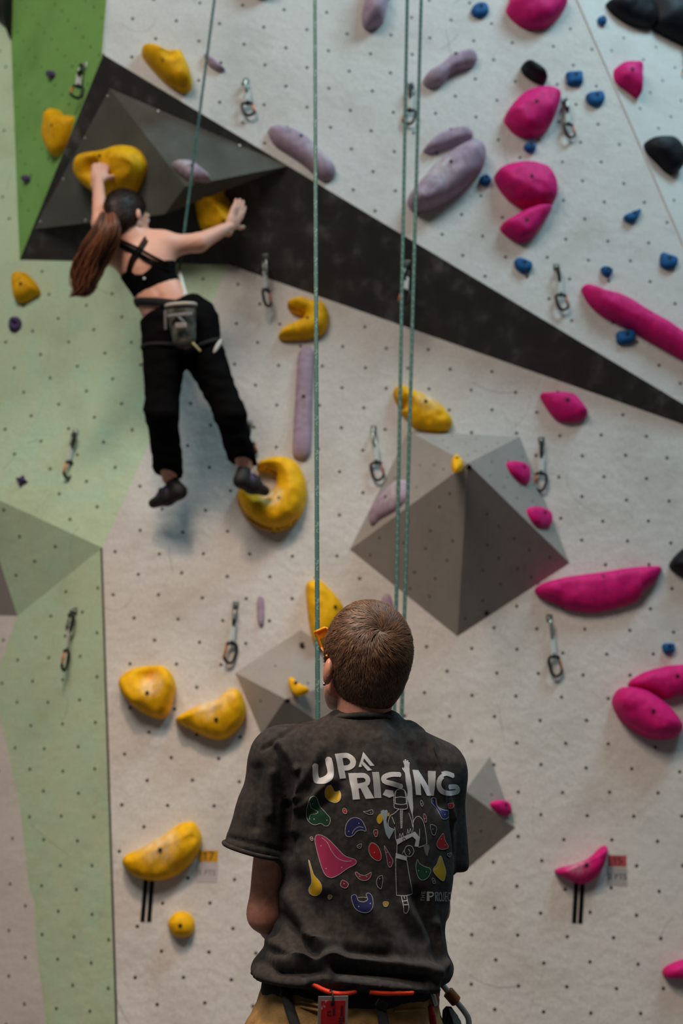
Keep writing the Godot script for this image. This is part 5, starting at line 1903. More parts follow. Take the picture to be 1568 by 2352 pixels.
func draw_print(lo: Vector2, hi: Vector2) -> Image:
	pr_lo = lo
	pr_hi = hi
	pr = Image.create_empty(1024, 1024, false, Image.FORMAT_RGBA8)
	pr.fill(Color(0.5, 0.5, 0.5, 0))
	var s := (pq(400, 600).x - pq(200, 600).x) / 200.0       # texture pixels per traced unit
	var W := Color(0.80, 0.80, 0.80)
	var Wd := Color(0.66, 0.66, 0.67)
	# UP
	stroke(tr_smooth([219, 282, 230, 360, 252, 412, 300, 408, 348, 372, 358, 320, 341, 226], false), 58 * s, W, false, false)
	fill(tr_([393, 188, 452, 183, 500, 393, 440, 398]), W)
	stroke(tr_smooth([425, 207, 510, 203, 552, 238, 550, 278, 520, 303, 470, 308], false), 50 * s, W, false, false)
	# rising arrow
	fill(tr_([632, 172, 728, 288, 692, 290, 640, 226, 634, 252, 708, 325, 672, 331, 618, 272, 622, 298, 595, 298]), W)
	# RISING, the second I is the raised arm
	fill(tr_([518, 350, 575, 348, 605, 568, 546, 572]), W)
	stroke(tr_smooth([555, 372, 640, 370, 673, 400, 660, 440, 590, 458], false), 48 * s, W, false, false)
	fill(tr_([600, 455, 665, 450, 726, 560, 655, 566]), W)
	fill(tr_([708, 340, 765, 340, 785, 558, 728, 558]), Wd)
	stroke(tr_smooth([936, 362, 860, 361, 808, 384, 812, 418, 880, 440, 952, 462], false), 48 * s, W, false, false)
	fill(tr_([795, 530, 820, 485, 880, 495, 890, 540, 850, 556]), W)
	fill(tr_([965, 250, 972, 240, 978, 255, 980, 233, 992, 234, 994, 250, 1005, 240, 1012, 246, 1010, 258, 1022, 258, 1018, 300, 1020, 345, 1032, 400, 1042, 470, 1052, 640, 1046, 712, 1025, 650, 1000, 560, 1003, 500, 985, 420, 980, 350, 952, 312, 962, 300, 970, 312, 975, 290]), W)
	fill(tr_([1043, 322, 1095, 325, 1118, 535, 1074, 531]), W)
	fill(tr_([1043, 322, 1106, 325, 1238, 540, 1168, 540]), W)
	fill(tr_([1180, 330, 1232, 332, 1240, 540, 1196, 540]), W)
	stroke(tr_smooth([1362, 372, 1315, 352, 1272, 388, 1266, 450, 1295, 505, 1355, 518, 1398, 500, 1392, 465, 1345, 466], false), 50 * s, W, false, false)
	# the drawn climber: white lines
	var lw := 6.5 * s
	fill(tr_smooth([890, 600, 888, 540, 905, 495, 938, 480, 975, 492, 995, 540, 1000, 600, 1000, 645, 950, 652, 895, 640], true), Color(0.13, 0.12, 0.12))
	for l in [[890, 600, 888, 540, 905, 495, 938, 480, 975, 492, 995, 540, 1000, 600, 1000, 645, 950, 652, 895, 640, 890, 600], [898, 555, 945, 548, 992, 556], [905, 500, 898, 555, 902, 605], [978, 495, 990, 555, 992, 605], [900, 605, 950, 612, 998, 605],
			[930, 652, 885, 690, 855, 712, 842, 790, 892, 822], [872, 715, 895, 775], [1015, 685, 1035, 740, 1048, 800], [895, 805, 905, 905], [1048, 700, 1052, 800, 1045, 845],
			[1048, 800, 1058, 745, 1085, 713, 1115, 722, 1142, 770, 1160, 870, 1166, 945], [1105, 815, 1105, 900], [1100, 970, 1140, 955, 1165, 935],
			[905, 1045, 906, 1200, 912, 1370], [998, 1080, 1022, 1220, 1050, 1360], [912, 1372, 980, 1376, 1050, 1360], [950, 1376, 956, 1420, 962, 1470, 968, 1512, 990, 1514, 1003, 1470, 996, 1420, 996, 1376], [957, 1420, 996, 1416], [962, 1450, 1000, 1448], [972, 1378, 974, 1400],
			[975, 1000, 990, 965, 1020, 955, 1045, 970, 1056, 1010, 1030, 1045, 995, 1040, 975, 1000], [1010, 985, 1025, 1010, 1015, 1030], [960, 1020, 980, 985], [915, 950, 912, 1040]]:
		stroke(tr_smooth(l, false), lw, W)
	for k in 9:
		var y := 660 + k * 17
		var a := 13.0 - k * 0.8
		stroke(tr_smooth([952 - a, y, 952, y + 14, 952 + a, y], false), lw * 0.7, W)
		stroke(tr_smooth([952 - a, y + 16, 952, y + 2, 952 + a, y + 16], false), lw * 0.6, W)
	fill(tr_([905, 905, 1040, 850, 1066, 838, 1108, 888, 1096, 968, 1062, 962, 1074, 908, 1044, 880, 960, 922, 915, 950]), W)
	stroke(tr_([930, 890, 938, 852, 948, 885, 962, 850, 968, 880]), lw * 0.8, W)
	stroke(tr_([998, 865, 1004, 818, 1014, 855, 1028, 812, 1036, 850]), lw * 0.8, W)
	stroke(tr_smooth([972, 935, 965, 900, 975, 893, 984, 905, 980, 940], false), lw * 1.0, Color(0.16, 0.15, 0.15))
	fill(tr_([903, 1016, 1000, 1048, 996, 1082, 906, 1060]), W)
	fill(tr_smooth([1140, 960, 1165, 940, 1188, 970, 1178, 1010, 1168, 1042, 1150, 1010], true), Color(0.45, 0.45, 0.45))
	fill(tr_smooth([745, 740, 760, 700, 790, 685, 800, 720, 790, 755, 765, 775], true), Color(0.76, 0.62, 0.12))
	fill(tr_smooth([830, 690, 848, 680, 854, 700, 838, 712], true), Color(0.76, 0.62, 0.12))
	fill(tr_([778, 668, 800, 655, 815, 662, 828, 655, 838, 668, 832, 715, 826, 745, 840, 800, 892, 822, 868, 870, 850, 905, 822, 860, 806, 790, 798, 720, 784, 700]), Color(0.58, 0.64, 0.69))
	# printed holds: [colour, outline, inner line, dots]
	var GR := Color(0.03, 0.25, 0.12)
	var BL := Color(0.06, 0.10, 0.34)
	var RD := Color(0.66, 0.06, 0.09)
	var PK := Color(0.66, 0.15, 0.34)
	var YL := Color(0.86, 0.68, 0.07)
	var DK := Color(0.10, 0.10, 0.10)
	var WN := Color(0.42, 0.06, 0.12)
	for h in [
		[YL, [300, 490, 320, 455, 350, 448, 375, 470, 395, 500, 425, 505, 445, 498, 450, 540, 435, 580, 400, 598, 355, 580, 315, 540], [345, 455, 365, 495, 400, 530, 432, 525], [335, 508, 400, 575]],
		[GR, [155, 640, 170, 570, 205, 540, 240, 560, 275, 620, 320, 680, 358, 730, 350, 780, 320, 793, 280, 770, 240, 782, 200, 770, 170, 720], [175, 590, 200, 635, 260, 670, 250, 690, 205, 700, 195, 740], [205, 603, 228, 735, 330, 743]],
		[BL, [482, 830, 495, 770, 530, 730, 575, 722, 620, 745, 650, 800, 655, 835, 620, 825, 580, 835, 555, 865, 520, 882, 490, 870], [540, 855, 560, 820, 600, 798, 635, 805], [512, 836, 597, 768]],
		[PK, [232, 900, 245, 868, 285, 868, 340, 900, 410, 970, 480, 1040, 560, 1070, 580, 1090, 565, 1115, 500, 1150, 430, 1200, 370, 1225, 320, 1205, 290, 1150, 260, 1050, 240, 960], [290, 890, 335, 930, 370, 1000, 420, 1060, 480, 1085, 540, 1083], [283, 958, 324, 1148, 455, 1140]],
		[YL, [168, 1085, 176, 1080, 190, 1130, 215, 1200, 265, 1260, 280, 1310, 270, 1355, 235, 1377, 200, 1360, 190, 1320, 200, 1260, 185, 1170], [], []],
		[RD, [680, 980, 690, 945, 710, 932, 750, 955, 778, 1010, 783, 1060, 760, 1083, 720, 1065, 690, 1030], [], [727, 1013]],
		[PK.darkened(0.35), [808, 958, 830, 990, 860, 1040, 880, 1080, 872, 1120, 855, 1137, 838, 1110, 828, 1050], [], [830, 1013, 856, 1096]],
		[WN.lightened(0.1), [568, 1185, 585, 1180, 610, 1200, 650, 1205, 680, 1190, 700, 1180, 695, 1215, 665, 1245, 620, 1245, 585, 1220], [], [605, 1215, 662, 1217]],
		[WN.lightened(0.05), [462, 1245, 510, 1275, 490, 1312, 446, 1290], [], [476, 1275]],
		[BL, [535, 1390, 550, 1368, 575, 1372, 590, 1415, 630, 1425, 665, 1405, 655, 1365, 675, 1352, 700, 1375, 707, 1430, 690, 1485, 650, 1514, 600, 1505, 560, 1470], [590, 1390, 630, 1388, 662, 1390], [592, 1464, 683, 1438]],
		[DK, [745, 1260, 760, 1220, 790, 1206, 798, 1240, 790, 1290, 780, 1318, 755, 1300], [], [772, 1232]],
		[GR, [1075, 1130, 1088, 1072, 1105, 1105, 1145, 1130, 1185, 1145, 1195, 1175, 1170, 1225, 1125, 1245, 1090, 1210], [], [1098, 1166, 1160, 1175]],
		[YL.darkened(0.12), [1215, 1160, 1245, 1110, 1275, 1040, 1300, 1100, 1320, 1170, 1312, 1235, 1295, 1250, 1250, 1215], [1275, 1060, 1262, 1130, 1225, 1160], []],
		[RD, [1250, 930, 1270, 890, 1300, 855, 1315, 910, 1340, 960, 1325, 982, 1275, 984, 1250, 960], [], [1284, 900, 1315, 950]],
		[BL, [1208, 580, 1230, 556, 1258, 565, 1268, 620, 1300, 655, 1345, 665, 1352, 700, 1330, 730, 1295, 732, 1275, 700, 1255, 645, 1215, 605], [1255, 575, 1265, 625, 1290, 665], [1230, 585, 1315, 697]],
		[RD, [1340, 610, 1360, 600, 1378, 605, 1370, 640, 1350, 640], [], [1358, 622]],
		[RD, [463, 650, 480, 643, 496, 665, 490, 688, 468, 680], [], [479, 664]],
		[DK, [636, 670, 670, 668, 710, 656, 714, 690, 690, 696, 660, 686], [], [696, 680]],
		[WN, [722, 828, 752, 826, 750, 870, 738, 882, 724, 860], [], [738, 850]],
		[DK, [1196, 782, 1243, 800, 1235, 862, 1210, 858], [], [1218, 818]],
		[WN, [1140, 690, 1158, 705, 1165, 745, 1155, 762, 1142, 730], [], [1150, 730]],
		[DK, [584, 955, 618, 942, 612, 975, 592, 975], [], [600, 962]],
		[WN, [192, 890, 210, 883, 218, 905, 205, 915], [], [207, 897]],
		[DK, [1112, 585, 1122, 578, 1135, 605, 1126, 628, 1115, 610], [], [1122, 605]],
		[DK, [1333, 1025, 1368, 1018, 1360, 1045, 1345, 1048], [], [1350, 1032]],
		[DK, [1206, 1228, 1225, 1235, 1235, 1268, 1220, 1272, 1210, 1255], [], [1220, 1252]],
		[YL.darkened(0.3), [342, 1378, 358, 1368, 378, 1378, 372, 1400, 352, 1405], [], [358, 1388]],
		[YL.darkened(0.15), [796, 1428, 838, 1428, 838, 1450, 822, 1466, 800, 1460], [], [818, 1445]]]:
		var loop := tr_smooth(h[1], true)
		fill(loop, h[0])
		stroke(loop, lw * 0.75, Color(0.74, 0.74, 0.72), true)
		if h[2].size(): stroke(tr_smooth(h[2], false), lw * 0.75, Color(0.72, 0.72, 0.70))
		for k in range(0, h[3].size(), 2):
			stroke(tr_([h[3][k], h[3][k + 1], h[3][k] + 1, h[3][k + 1] + 1]), lw * 1.5, Color(0.78, 0.78, 0.78))
	# THE PROJECT
	var Wp := Color(0.60, 0.60, 0.60)
	for l in [[1128, 1418, 1152, 1418, 1140, 1418, 1140, 1418], [1140, 1405, 1140, 1431]]:
		pass
	# T, H, E turned to read upwards
	for l in [[1130, 1404, 1130, 1422], [1130, 1413, 1153, 1413], [1130, 1392, 1153, 1392], [1130, 1372, 1153, 1372], [1141, 1392, 1141, 1372], [1130, 1356, 1153, 1356], [1130, 1356, 1130, 1336], [1141, 1356, 1141, 1340], [1153, 1356, 1153, 1336]]:
		stroke(tr_(l), 6.0 * s, Wp)
	fill(tr_([1166, 1340, 1184, 1340, 1190, 1420, 1170, 1420]), W)
	stroke(tr_smooth([1176, 1348, 1208, 1348, 1218, 1362, 1206, 1380, 1180, 1382], false), 15 * s, W, false, false)
	var pw := 14.0 * s
	stroke(tr_([1234, 1350, 1238, 1420]), pw, Wp)
	stroke(tr_smooth([1234, 1350, 1252, 1350, 1256, 1366, 1236, 1382], false), pw, Wp)
	stroke(tr_([1244, 1384, 1258, 1420]), pw, Wp)
	stroke(tr_smooth([1272, 1352, 1264, 1385, 1272, 1416, 1284, 1412, 1288, 1382, 1282, 1352], true), pw * 0.9, Wp)
	stroke(tr_smooth([1304, 1348, 1306, 1408, 1298, 1418, 1292, 1410], false), pw * 0.9, Wp)
	stroke(tr_([1318, 1348, 1320, 1418]), pw * 0.9, Wp)
	for y in [1348, 1382, 1418]: stroke(tr_([1318, y, 1332, y]), pw * 0.8, Wp)
	stroke(tr_smooth([1356, 1358, 1346, 1350, 1340, 1385, 1347, 1416, 1358, 1408], false), pw * 0.8, Wp)
	stroke(tr_([1360, 1350, 1372, 1350]), pw * 0.7, Wp)
	stroke(tr_([1366, 1350, 1368, 1418]), pw * 0.7, Wp)
	return pr

# ---------------------------------------------------------------- the climber
func build_climber() -> void:
	var skin := mat("skin_climber", Color(0.89, 0.66, 0.57), 0.5)
	skin.subsurf_scatter_enabled = true
	skin.subsurf_scatter_strength = 0.1
	var root := thing("person", "climber in a black sports top and black trousers hanging from yellow holds", "person", atz(385, 1150, 0.25))
	# joints, each [px, py] at its own distance from the wall
	var hand_l := atz(225, 412, 0.395)
	var el_l := atz(231, 514, 0.60)
	var sh_l := atz(268, 577, 0.50)
	var sh_r := atz(372, 566, 0.50)
	var el_r := atz(457, 557, 0.47)
	var wr_r := atz(528, 520, 0.36)
	var neck := atz(305, 552, 0.52)
	var chest := atz(335, 612, 0.50)
	var waist := atz(373, 693, 0.47)
	var pelv := atz(410, 765, 0.44)
	var hip_l := atz(378, 785, 0.44)
	var hip_r := atz(455, 785, 0.44)
	var kn_l := atz(371, 945, 0.40)
	var kn_r := atz(528, 950, 0.38)
	var an_l := atz(389, 1098, 0.20)
	var an_r := atz(563, 1072, 0.24)
	var across := (sh_r - sh_l).normalized()
	var spine := (neck - pelv).normalized()
	var out := across.cross(spine).normalized()        # out of her back
	if out.z < 0: out = -out
	var hb := Basis(Vector3.UP, deg_to_rad(-40.0)) * Basis(Vector3.RIGHT, deg_to_rad(8.0)) * Basis(Vector3(0, 0, 1), deg_to_rad(4.0))
	var hf := Transform3D(hb, atz(295, 500, 0.545))
	var body := MB.new()
	sd_head(hf, 0.95, 0.85)
	join(body, sd_mesh())
	sd_begin(Vector3(-1.32, 2.5, 0.02), Vector3(-0.30, 4.28, 0.76), 0.0115)
	sd_cap(neck, hf * Vector3(0, -0.04, 0.015), 0.050, 0.045, 0.03)
	sd_cap(neck, sh_l, 0.052, 0.046, 0.05)
	sd_cap(neck, sh_r, 0.052, 0.046, 0.05)
	sd_cap(sh_l, chest, 0.058, 0.085, 0.06, out * 1.15)
	sd_cap(sh_r, chest, 0.062, 0.085, 0.06, out * 1.15)
	sd_cap(chest, waist, 0.104, 0.094, 0.05, out * 1.35)
	sd_cap(waist, pelv, 0.094, 0.100, 0.05, out * 1.35)
	sd_cap(sh_r - across * 0.015 - spine * 0.03, chest.lerp(sh_r, 0.35) - spine * 0.03 + out * 0.02, 0.045, 0.05, 0.03)      # shoulder blades
	sd_cap(sh_l + across * 0.015 - spine * 0.03, chest.lerp(sh_l, 0.35) - spine * 0.03 + out * 0.02, 0.042, 0.045, 0.03)
	sd_cap(sh_l, el_l, 0.046, 0.036, 0.03)
	sd_cap(el_l, hand_l, 0.038, 0.024, 0.02)
	sd_cap(sh_r, el_r, 0.052, 0.038, 0.03)
	sd_cap(el_r, wr_r, 0.041, 0.025, 0.02)
	sd_cap(hip_l, kn_l, 0.068, 0.050, 0.03)
	sd_cap(kn_l, an_l, 0.052, 0.034, 0.02)
	sd_cap(hip_r, kn_r, 0.068, 0.050, 0.03)
	sd_cap(kn_r, an_r, 0.052, 0.034, 0.02)
	# the groove of the spine
	sd_cap(neck.lerp(chest, 0.5) + out * 0.105, waist + out * 0.082, 0.016, 0.014, 0.0, Vector3.ZERO, true)
	var trunk := sd_mesh()
	relax(trunk, 1)
	join(body, trunk)
	# left hand: fingers hooked into the pocket; right hand: palm pressed on the hold's edge, fingers up
	var y := (atz(236, 362, 0.36) - hand_l).normalized()
	var z := (Vector3(0.1, -0.1, 1.0) - y * y.dot(Vector3(0.1, -0.1, 1.0))).normalized()
	sd_hand(Transform3D(Basis(y.cross(z), y, z), hand_l), 0.98, 0.45, 0.02, 0.6)
	join(body, sd_mesh())
	y = (atz(552, 474, 0.33) - wr_r).normalized()
	z = (Vector3(0.75, -0.25, 0.6) - y * y.dot(Vector3(0.75, -0.25, 0.6))).normalized()
	sd_hand(Transform3D(Basis(y.cross(z), y, z), wr_r + y * 0.012), 1.0, 0.12, 0.03, 1.2)
	join(body, sd_mesh())
	part(root, "body", sub_mesh(body, root), skin)
	eyes(root, hf, 0.95)
	# ------------------------------------------------ hair, tied in a long tail
	var hd := mat("hair_climber", Color(0.17, 0.10, 0.075), 0.55)
	sd_begin(hf.origin - Vector3(0.14, 0.14, 0.14), hf.origin + Vector3(0.14, 0.15, 0.14), 0.005)
	sd_ell(hf * (Vector3(0, 0.026, 0.014) * 0.95), hb, Vector3(0.0785, 0.098, 0.100) * 0.95, 0.01)
	sd_ell(hf * (Vector3(0, -0.03, 0.045) * 0.95), hb, Vector3(0.062, 0.060, 0.052) * 0.95, 0.03)
	sd_cut((hb * Vector3(0, -0.61, -0.79)).normalized(), hf * Vector3(0, 0.052, -0.070))
	sd_cut((hb * Vector3(0, -1, 0.25)).normalized(), hf * Vector3(0, -0.078, 0.08))
	var shell := sd_mesh()
	relax(shell, 2)
	var tie := hf * Vector3(0.0, -0.015, 0.112)
	var hs := mat("hair_strand_climber", Color.WHITE, 0.5)
	hs.vertex_color_use_as_albedo = true
	var st := strands(shell, 5000, hf * Vector3(0, 0.06, -0.07), hf.origin, 0.035, 0.03, hb.y, 0.0009, Color(0.13, 0.075, 0.055), Color(0.28, 0.17, 0.12), 0.0)
	var hair := part(root, "hair", sub_mesh(shell, root), hd, "brown hair drawn back")
	part(hair, "hair_strands", sub_mesh(st, root), hs, "", "stuff")
	var path := [tie, atz(246, 520, 0.66), atz(232, 562, 0.64), atz(208, 610, 0.60), atz(190, 650, 0.58), atz(178, 678, 0.57)]
	var base := curve3(path, 6)
	var tail := MB.new()
	var rg := RandomNumberGenerator.new()
	rg.seed = 21
	for k in 420:
		var ang := rg.randf() * TAU
		var rad := sqrt(rg.randf())
		var stop := base.size() - rg.randi_range(1, 9) if rg.randf() < 0.6 else base.size()
		var wave := rg.randf_range(-1, 1)
		var pts := PackedVector3Array()
		var rr := PackedFloat32Array()
		for j in stop:
			var t := float(j) / (base.size() - 1)
			var w := 0.016 + 0.050 * sin(PI * clampf(t * 0.85 + 0.08, 0, 1))
			var o := Vector3(cos(ang), 0.25 * sin(ang * 3.0), sin(ang) * 0.7) * rad * w
			o += Vector3(1, 0.2, 0) * (0.016 * sin(t * 9.0 + wave * 1.2) + 0.008 * sin(t * 19.0 + wave * 5.0)) * t
			pts.append(base[j] + o)
			rr.append(0.0034 * (1.0 - 0.75 * pow(float(j) / stop, 3.0)))
		var n0 := tail.v.size()
		tail.tube(pts, rr, 5)
		var cc := Color(0.20, 0.11, 0.07).lerp(Color(0.56, 0.33, 0.20), pow(rg.randf(), 0.8))
		for j in range(n0, tail.v.size()): tail.c.append(cc.srgb_to_linear())
	part(hair, "ponytail", sub_mesh(tail, root), hs, "long wavy auburn-brown ponytail")
	var bm := MB.new()
	var bp := PackedVector3Array()
	for k in 14: bp.append(tie.lerp(base[3], 0.3) + Vector3(0.016 * cos(TAU * k / 14), 0.016 * sin(TAU * k / 14), 0))
	bm.tube(bp, 0.005, 6, true, false)
	part(hair, "hair_tie", sub_mesh(bm, root), mats["webbing_black"])
	# ------------------------------------------------ sports top: a band round the ribs, and crossed straps
	var blk := mat("top_black", Color(0.050, 0.050, 0.054), 0.9)
	blk.metallic_specular = 0.15
	var b_top := chest.lerp(waist, 0.10)
	var b_low := chest.lerp(waist, 0.66)
	sd_begin(chest - Vector3(0.22, 0.25, 0.22), chest + Vector3(0.24, 0.2, 0.22), 0.0085)
	sd_cap(chest, waist, 0.111, 0.100, 0.04, out * 1.32)
	sd_cap(sh_l.lerp(chest, 0.45), chest, 0.070, 0.09, 0.05, out * 1.12)
	sd_cap(sh_r.lerp(chest, 0.42), chest, 0.080, 0.092, 0.05, out * 1.12)
	var lowcut := (atz(415, 641, 0.5) - atz(308, 684, 0.5)).normalized()
	var dn := (-spine - lowcut * (-spine).dot(lowcut)).normalized()
	sd_cut(dn, atz(360, 663, 0.5))
	var upcut := (atz(405, 596, 0.5) - atz(283, 632, 0.5)).normalized()
	var un := (spine - upcut * spine.dot(upcut)).normalized()
	sd_cut(un, atz(345, 616, 0.5))
	sd_ell(atz(333, 612, 0.5) + out * 0.10, Basis(across, spine, out), Vector3(0.052, 0.046, 0.09), 0.0, true)
	var top := part(root, "sports_top", sub_mesh(sd_mesh(), root), blk, "black sports top with crossed straps")
	for s in [[[291, 630], [300, 595], [318, 570], [334, 545]], [[295, 640], [305, 602], [323, 577], [338, 552]], [[385, 606], [352, 590], [312, 568], [276, 552]], [[386, 614], [350, 599], [310, 577], [276, 560]], [[388, 622], [352, 608], [312, 584], [275, 566]]]:
		var mb := MB.new()
		var cp := []
		for c in s:
			# lay the strap on the back: walk out from the spine until the skin is left behind
			cp.append(on_skin(trunk, c[0], c[1]) + out * 0.004)
		mb.tube(curve3(cp, 6), 0.0055, 6, false, true, out * 0.45)
		part(top, "strap", sub_mesh(mb, root), blk)
	var dot := MB.new()
	dot.ellipsoid(Transform3D(Basis().scaled(Vector3(0.006, 0.006, 0.003)), on_skin(trunk, 332, 641) + out * 0.012), 8, 6)
	part(top, "badge", sub_mesh(dot, root), mats["webbing_pale"], "small pale badge")
	# ------------------------------------------------ trousers
	var den := mat("trousers_black", Color(0.060, 0.060, 0.064), 0.95)
	den.metallic_specular = 0.12
	sd_begin(Vector3(-1.12, 2.55, 0.02), Vector3(-0.30, 3.75, 0.66), 0.0115)
	var hem_l := kn_l.lerp(an_l, 0.93)
	var hem_r := kn_r.lerp(an_r, 0.90)
	sd_cap(hem_l.lerp(kn_l, 0.0) + Vector3(0, -0.03, -0.03), kn_l, 0.066, 0.066, 0.02)
	sd_cap(hem_r + Vector3(0.005, -0.03, -0.03), kn_r, 0.062, 0.062, 0.02)
	sd_cut(Vector3(-0.05, -1, 0.1).normalized(), hem_l, 0.14)
	sd_cut(Vector3(0.0, -1, 0.1).normalized(), hem_r, 0.14)
	sd_cap(hip_l, kn_l, 0.098, 0.068, 0.04)
	sd_cap(hip_r, kn_r, 0.094, 0.062, 0.04)
	sd_cap(atz(372, 735, 0.45), atz(452, 735, 0.45), 0.090, 0.094, 0.05)
	sd_cap(atz(365, 712, 0.46), atz(425, 705, 0.46), 0.078, 0.080, 0.04)
	sd_cut(spine, pelv.lerp(waist, 0.80), 0.25)
	var tr := sd_mesh()
	relax(tr, 1)
	var fold := FastNoiseLite.new()
	fold.seed = 18
	fold.frequency = 10.0
	var nr := normals_of(tr)
	for k in tr.v.size(): tr.v[k] += nr[k] * 0.008 * fold.get_noise_3d(tr.v[k].x * 0.8, tr.v[k].y * 1.8, tr.v[k].z)
	var tro := part(root, "trousers", sub_mesh(tr, root), den, "loose black trousers")
	var patch := MB.new()
	patch.ellipsoid(Transform3D(Basis().scaled(Vector3(0.010, 0.036, 0.008)).rotated(Vector3(0, 0, 1), -0.45), on_skin(tr, 500, 795) + Vector3(0, 0, 0.002)), 10, 8)
	part(tro, "side_patch", sub_mesh(patch, root), mats["webbing_pale"], "pale patch at the hip")
	# ------------------------------------------------ harness
	var web: StandardMaterial3D = mats["webbing_black"]
	var gweb := mat("harness_grey", Color(0.42, 0.42, 0.42), 0.85)
	var belt := MB.new()
	var bc := pelv.lerp(waist, 0.86)
	var pts := PackedVector3Array()
	for k in 40:
		var a := TAU * k / 40
		pts.append(bc + across * 0.114 * cos(a) + out * 0.090 * sin(a))
	belt.tube(pts, 0.019, 8, true, false)
	for k in belt.v.size():
		var q := belt.v[k] - bc
		var ca := atan2(q.dot(out) / 0.090, q.dot(across) / 0.114)
		var c := across * 0.114 * cos(ca) + out * 0.090 * sin(ca) + spine * q.dot(spine)
		belt.v[k] = bc + c + (q - c) * 0.35
	var bn := part(root, "harness_belt", sub_mesh(belt, root), web, "black climbing harness belt")
	for s in [[hip_l, kn_l, 0.094], [hip_r, kn_r, 0.091]]:
		var mb := MB.new()
		var ax: Vector3 = (s[1] - s[0]).normalized()
		var c0: Vector3 = s[0].lerp(s[1], 0.10)
		var e1 := ax.cross(Vector3(0, 0, 1)).normalized()
		var e2 := ax.cross(e1)
		pts = PackedVector3Array()
		for k in 30: pts.append(c0 + (e1 * cos(TAU * k / 30) + e2 * sin(TAU * k / 30)) * s[2])
		mb.tube(pts, 0.009, 8, true, false)
		part(bn, "leg_loop", sub_mesh(mb, root), web)
	var strap := MB.new()
	strap.tube(curve3([atz(409, 618, 0.42), atz(418, 650, 0.47), atz(430, 690, 0.52), atz(440, 705, 0.54)], 6), 0.010, 8, false, true, Vector3(0, 0, 0.4))
	part(bn, "rope_strap", sub_mesh(strap, root), mats["webbing_pale"], "pale webbing by her side")
	var gate := MB.new()
	gate.tube(curve3([atz(334, 818, 0.44), atz(331, 830, 0.44), atz(333, 845, 0.44), atz(340, 856, 0.44)], 4), 0.007, 8)
	part(bn, "orange_clip", sub_mesh(gate, root), mat("clip_orange", Color(0.92, 0.36, 0.08), 0.4), "orange clip at her left thigh")
	# ------------------------------------------------ chalk bag: a soft bucket hanging behind
	var cb := thing("chalk_bag", "grey-green chalk bag with a buckle hanging on the back of the climber's harness", "chalk bag", atz(418, 745, 0.60))
	var cv := mat("bag_cloth", Color(0.38, 0.385, 0.35), 0.9)
	tri_mat(cv, 8.0, noise_tex(131, 0.02, [Color(0.55, 0.56, 0.52), Color(1, 1, 1), Color(1.0, 0.96, 0.92)], [0.35, 0.6, 0.9], 128), null, 1.0, false)
	var tb := Basis(Vector3(0, 0, 1), 0.10) * Basis(Vector3.RIGHT, 0.25)
	sd_begin(cb.position - Vector3(0.13, 0.14, 0.12), cb.position + Vector3(0.13, 0.13, 0.12), 0.006)
	sd_cap(cb.position + tb * Vector3(0, 0.05, 0), cb.position + tb * Vector3(0.004, -0.055, 0.0), 0.062, 0.050, 0.02, out * 1.3)
	sd_cut(tb * Vector3(0, 1, 0), cb.position + tb * Vector3(0, 0.078, 0))
	var bag := sd_mesh()
	bag.move(-cb.position)
	part(cb, "bag", bag.mesh(), cv)
	var rim := MB.new()
	pts = PackedVector3Array()
	for k in 30: pts.append(tb * Vector3(0.060 * cos(TAU * k / 30), 0.078, 0.048 * sin(TAU * k / 30)))
	rim.tube(pts, 0.009, 8, true, false)
	part(cb, "rim", rim.mesh(), mat("bag_rim", Color(0.66, 0.63, 0.60), 0.9), "pale stiff rim")
	for s in [[Vector3(-0.052, 0.03, 0.052), Vector3(0.050, 0.034, 0.052), 0.008], [Vector3(-0.01, 0.03, 0.056), Vector3(0.022, -0.012, 0.058), 0.006], [Vector3(-0.062, 0.06, 0.03), Vector3(-0.066, -0.02, 0.03), 0.006]]:
		var mb := MB.new()
		mb.tube(PackedVector3Array([tb * s[0], tb * s[0].lerp(s[1], 0.5) + Vector3(0, 0, 0.004), tb * s[1]]), s[2], 8, false, true, Vector3(0, 0, 0.4))
		part(cb, "strap", mb.mesh(), gweb)
	var bk := MB.new()
	bk.bevel_box(Transform3D(tb, tb * Vector3(0.0, -0.012, 0.060)), Vector3(0.044, 0.022, 0.008), 0.003)
	part(cb, "buckle", bk.mesh(), mat("buckle_grey", Color(0.74, 0.70, 0.69), 0.5), "pale grey buckle")
	var br := MB.new()
	br.tube(PackedVector3Array([tb * Vector3(0.042, -0.085, 0.05), tb * Vector3(0.056, -0.102, 0.055), tb * Vector3(0.072, -0.122, 0.052)]), 0.0055, 8)
	part(cb, "brush_handle", br.mesh(), mat("brush_wood", Color(0.60, 0.56, 0.40), 0.7), "pale brush handle")
	# ------------------------------------------------ shoes
	var rub := mat("shoe_rubber", Color(0.055, 0.055, 0.052), 0.7)
	var pur := mat("shoe_violet", Color(0.26, 0.19, 0.36), 0.8)
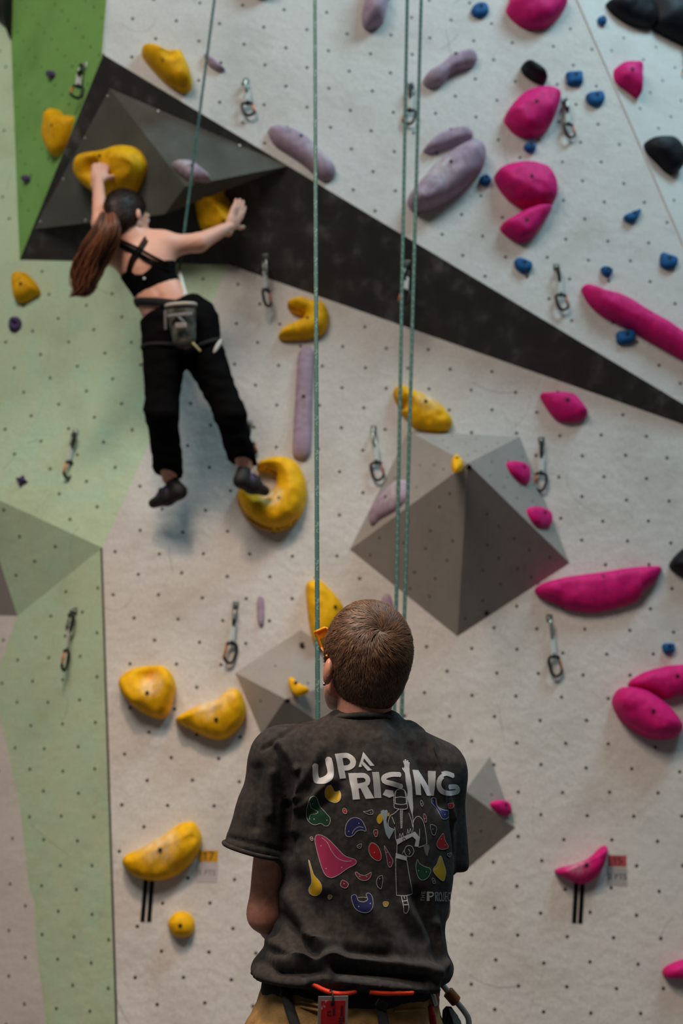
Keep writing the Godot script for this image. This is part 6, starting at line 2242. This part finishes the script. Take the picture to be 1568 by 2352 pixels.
	for s in [[an_l, atz(412, 1130, 0.20), atz(352, 1156, 0.13)], [an_r, atz(553, 1104, 0.26), atz(608, 1128, 0.165)]]:
		var heel: Vector3 = s[1]
		var toe: Vector3 = s[2]
		var ank: Vector3 = s[0]
		var mid: Vector3 = heel.lerp(toe, 0.45)
		sd_begin(heel.min(toe).min(ank) - Vector3(0.09, 0.09, 0.09), heel.max(toe).max(ank) + Vector3(0.09, 0.09, 0.09), 0.006)
		sd_cap(heel, mid, 0.030, 0.036, 0.02)
		sd_cap(mid, toe, 0.036, 0.022, 0.02)
		sd_cap(heel, ank + (heel - ank) * 0.35, 0.030, 0.032, 0.02)
		var sh := part(root, "climbing_shoe", sub_mesh(sd_mesh(), root), rub, "black and violet climbing shoe")
		sd_begin(heel.min(toe).min(ank) - Vector3(0.09, 0.09, 0.09), heel.max(toe).max(ank) + Vector3(0.09, 0.09, 0.09), 0.006)
		var lift := Vector3(0, 0.013, 0.006)
		sd_cap(heel.lerp(toe, 0.35) + lift, heel.lerp(toe, 0.68) + lift * 0.8, 0.033, 0.028, 0.01)
		part(sh, "upper", sub_mesh(sd_mesh(), root), pur, "violet upper with straps")
		for t in [0.42, 0.6]:
			var mb := MB.new()
			var c := heel.lerp(toe, t) + lift
			var ax := (toe - heel).normalized()
			var e1 := ax.cross(Vector3(0, 0, 1)).normalized()
			var e2 := ax.cross(e1)
			pts = PackedVector3Array()
			for k in 20: pts.append(c + (e1 * cos(TAU * k / 20) + e2 * sin(TAU * k / 20)) * (0.037 - 0.006 * t))
			mb.tube(pts, 0.005, 6, true, false)
			part(sh, "shoe_strap", sub_mesh(mb, root), rub)

# where the ray of a pixel first meets a mesh (nearest vertex to the ray, on the near side)
func on_skin(mb: MB, px: float, py: float) -> Vector3:
	var d := ray(px, py).normalized()
	var best := Vector3.ZERO
	var bt := 1e9
	for tol in [0.009, 0.02, 0.05]:
		for p in mb.v:
			var t := (p - EYE).dot(d)
			if (p - EYE - d * t).length() < tol and t < bt:
				bt = t
				best = p
		if bt < 1e8: return EYE + d * bt
	return atz(px, py, 0.5)
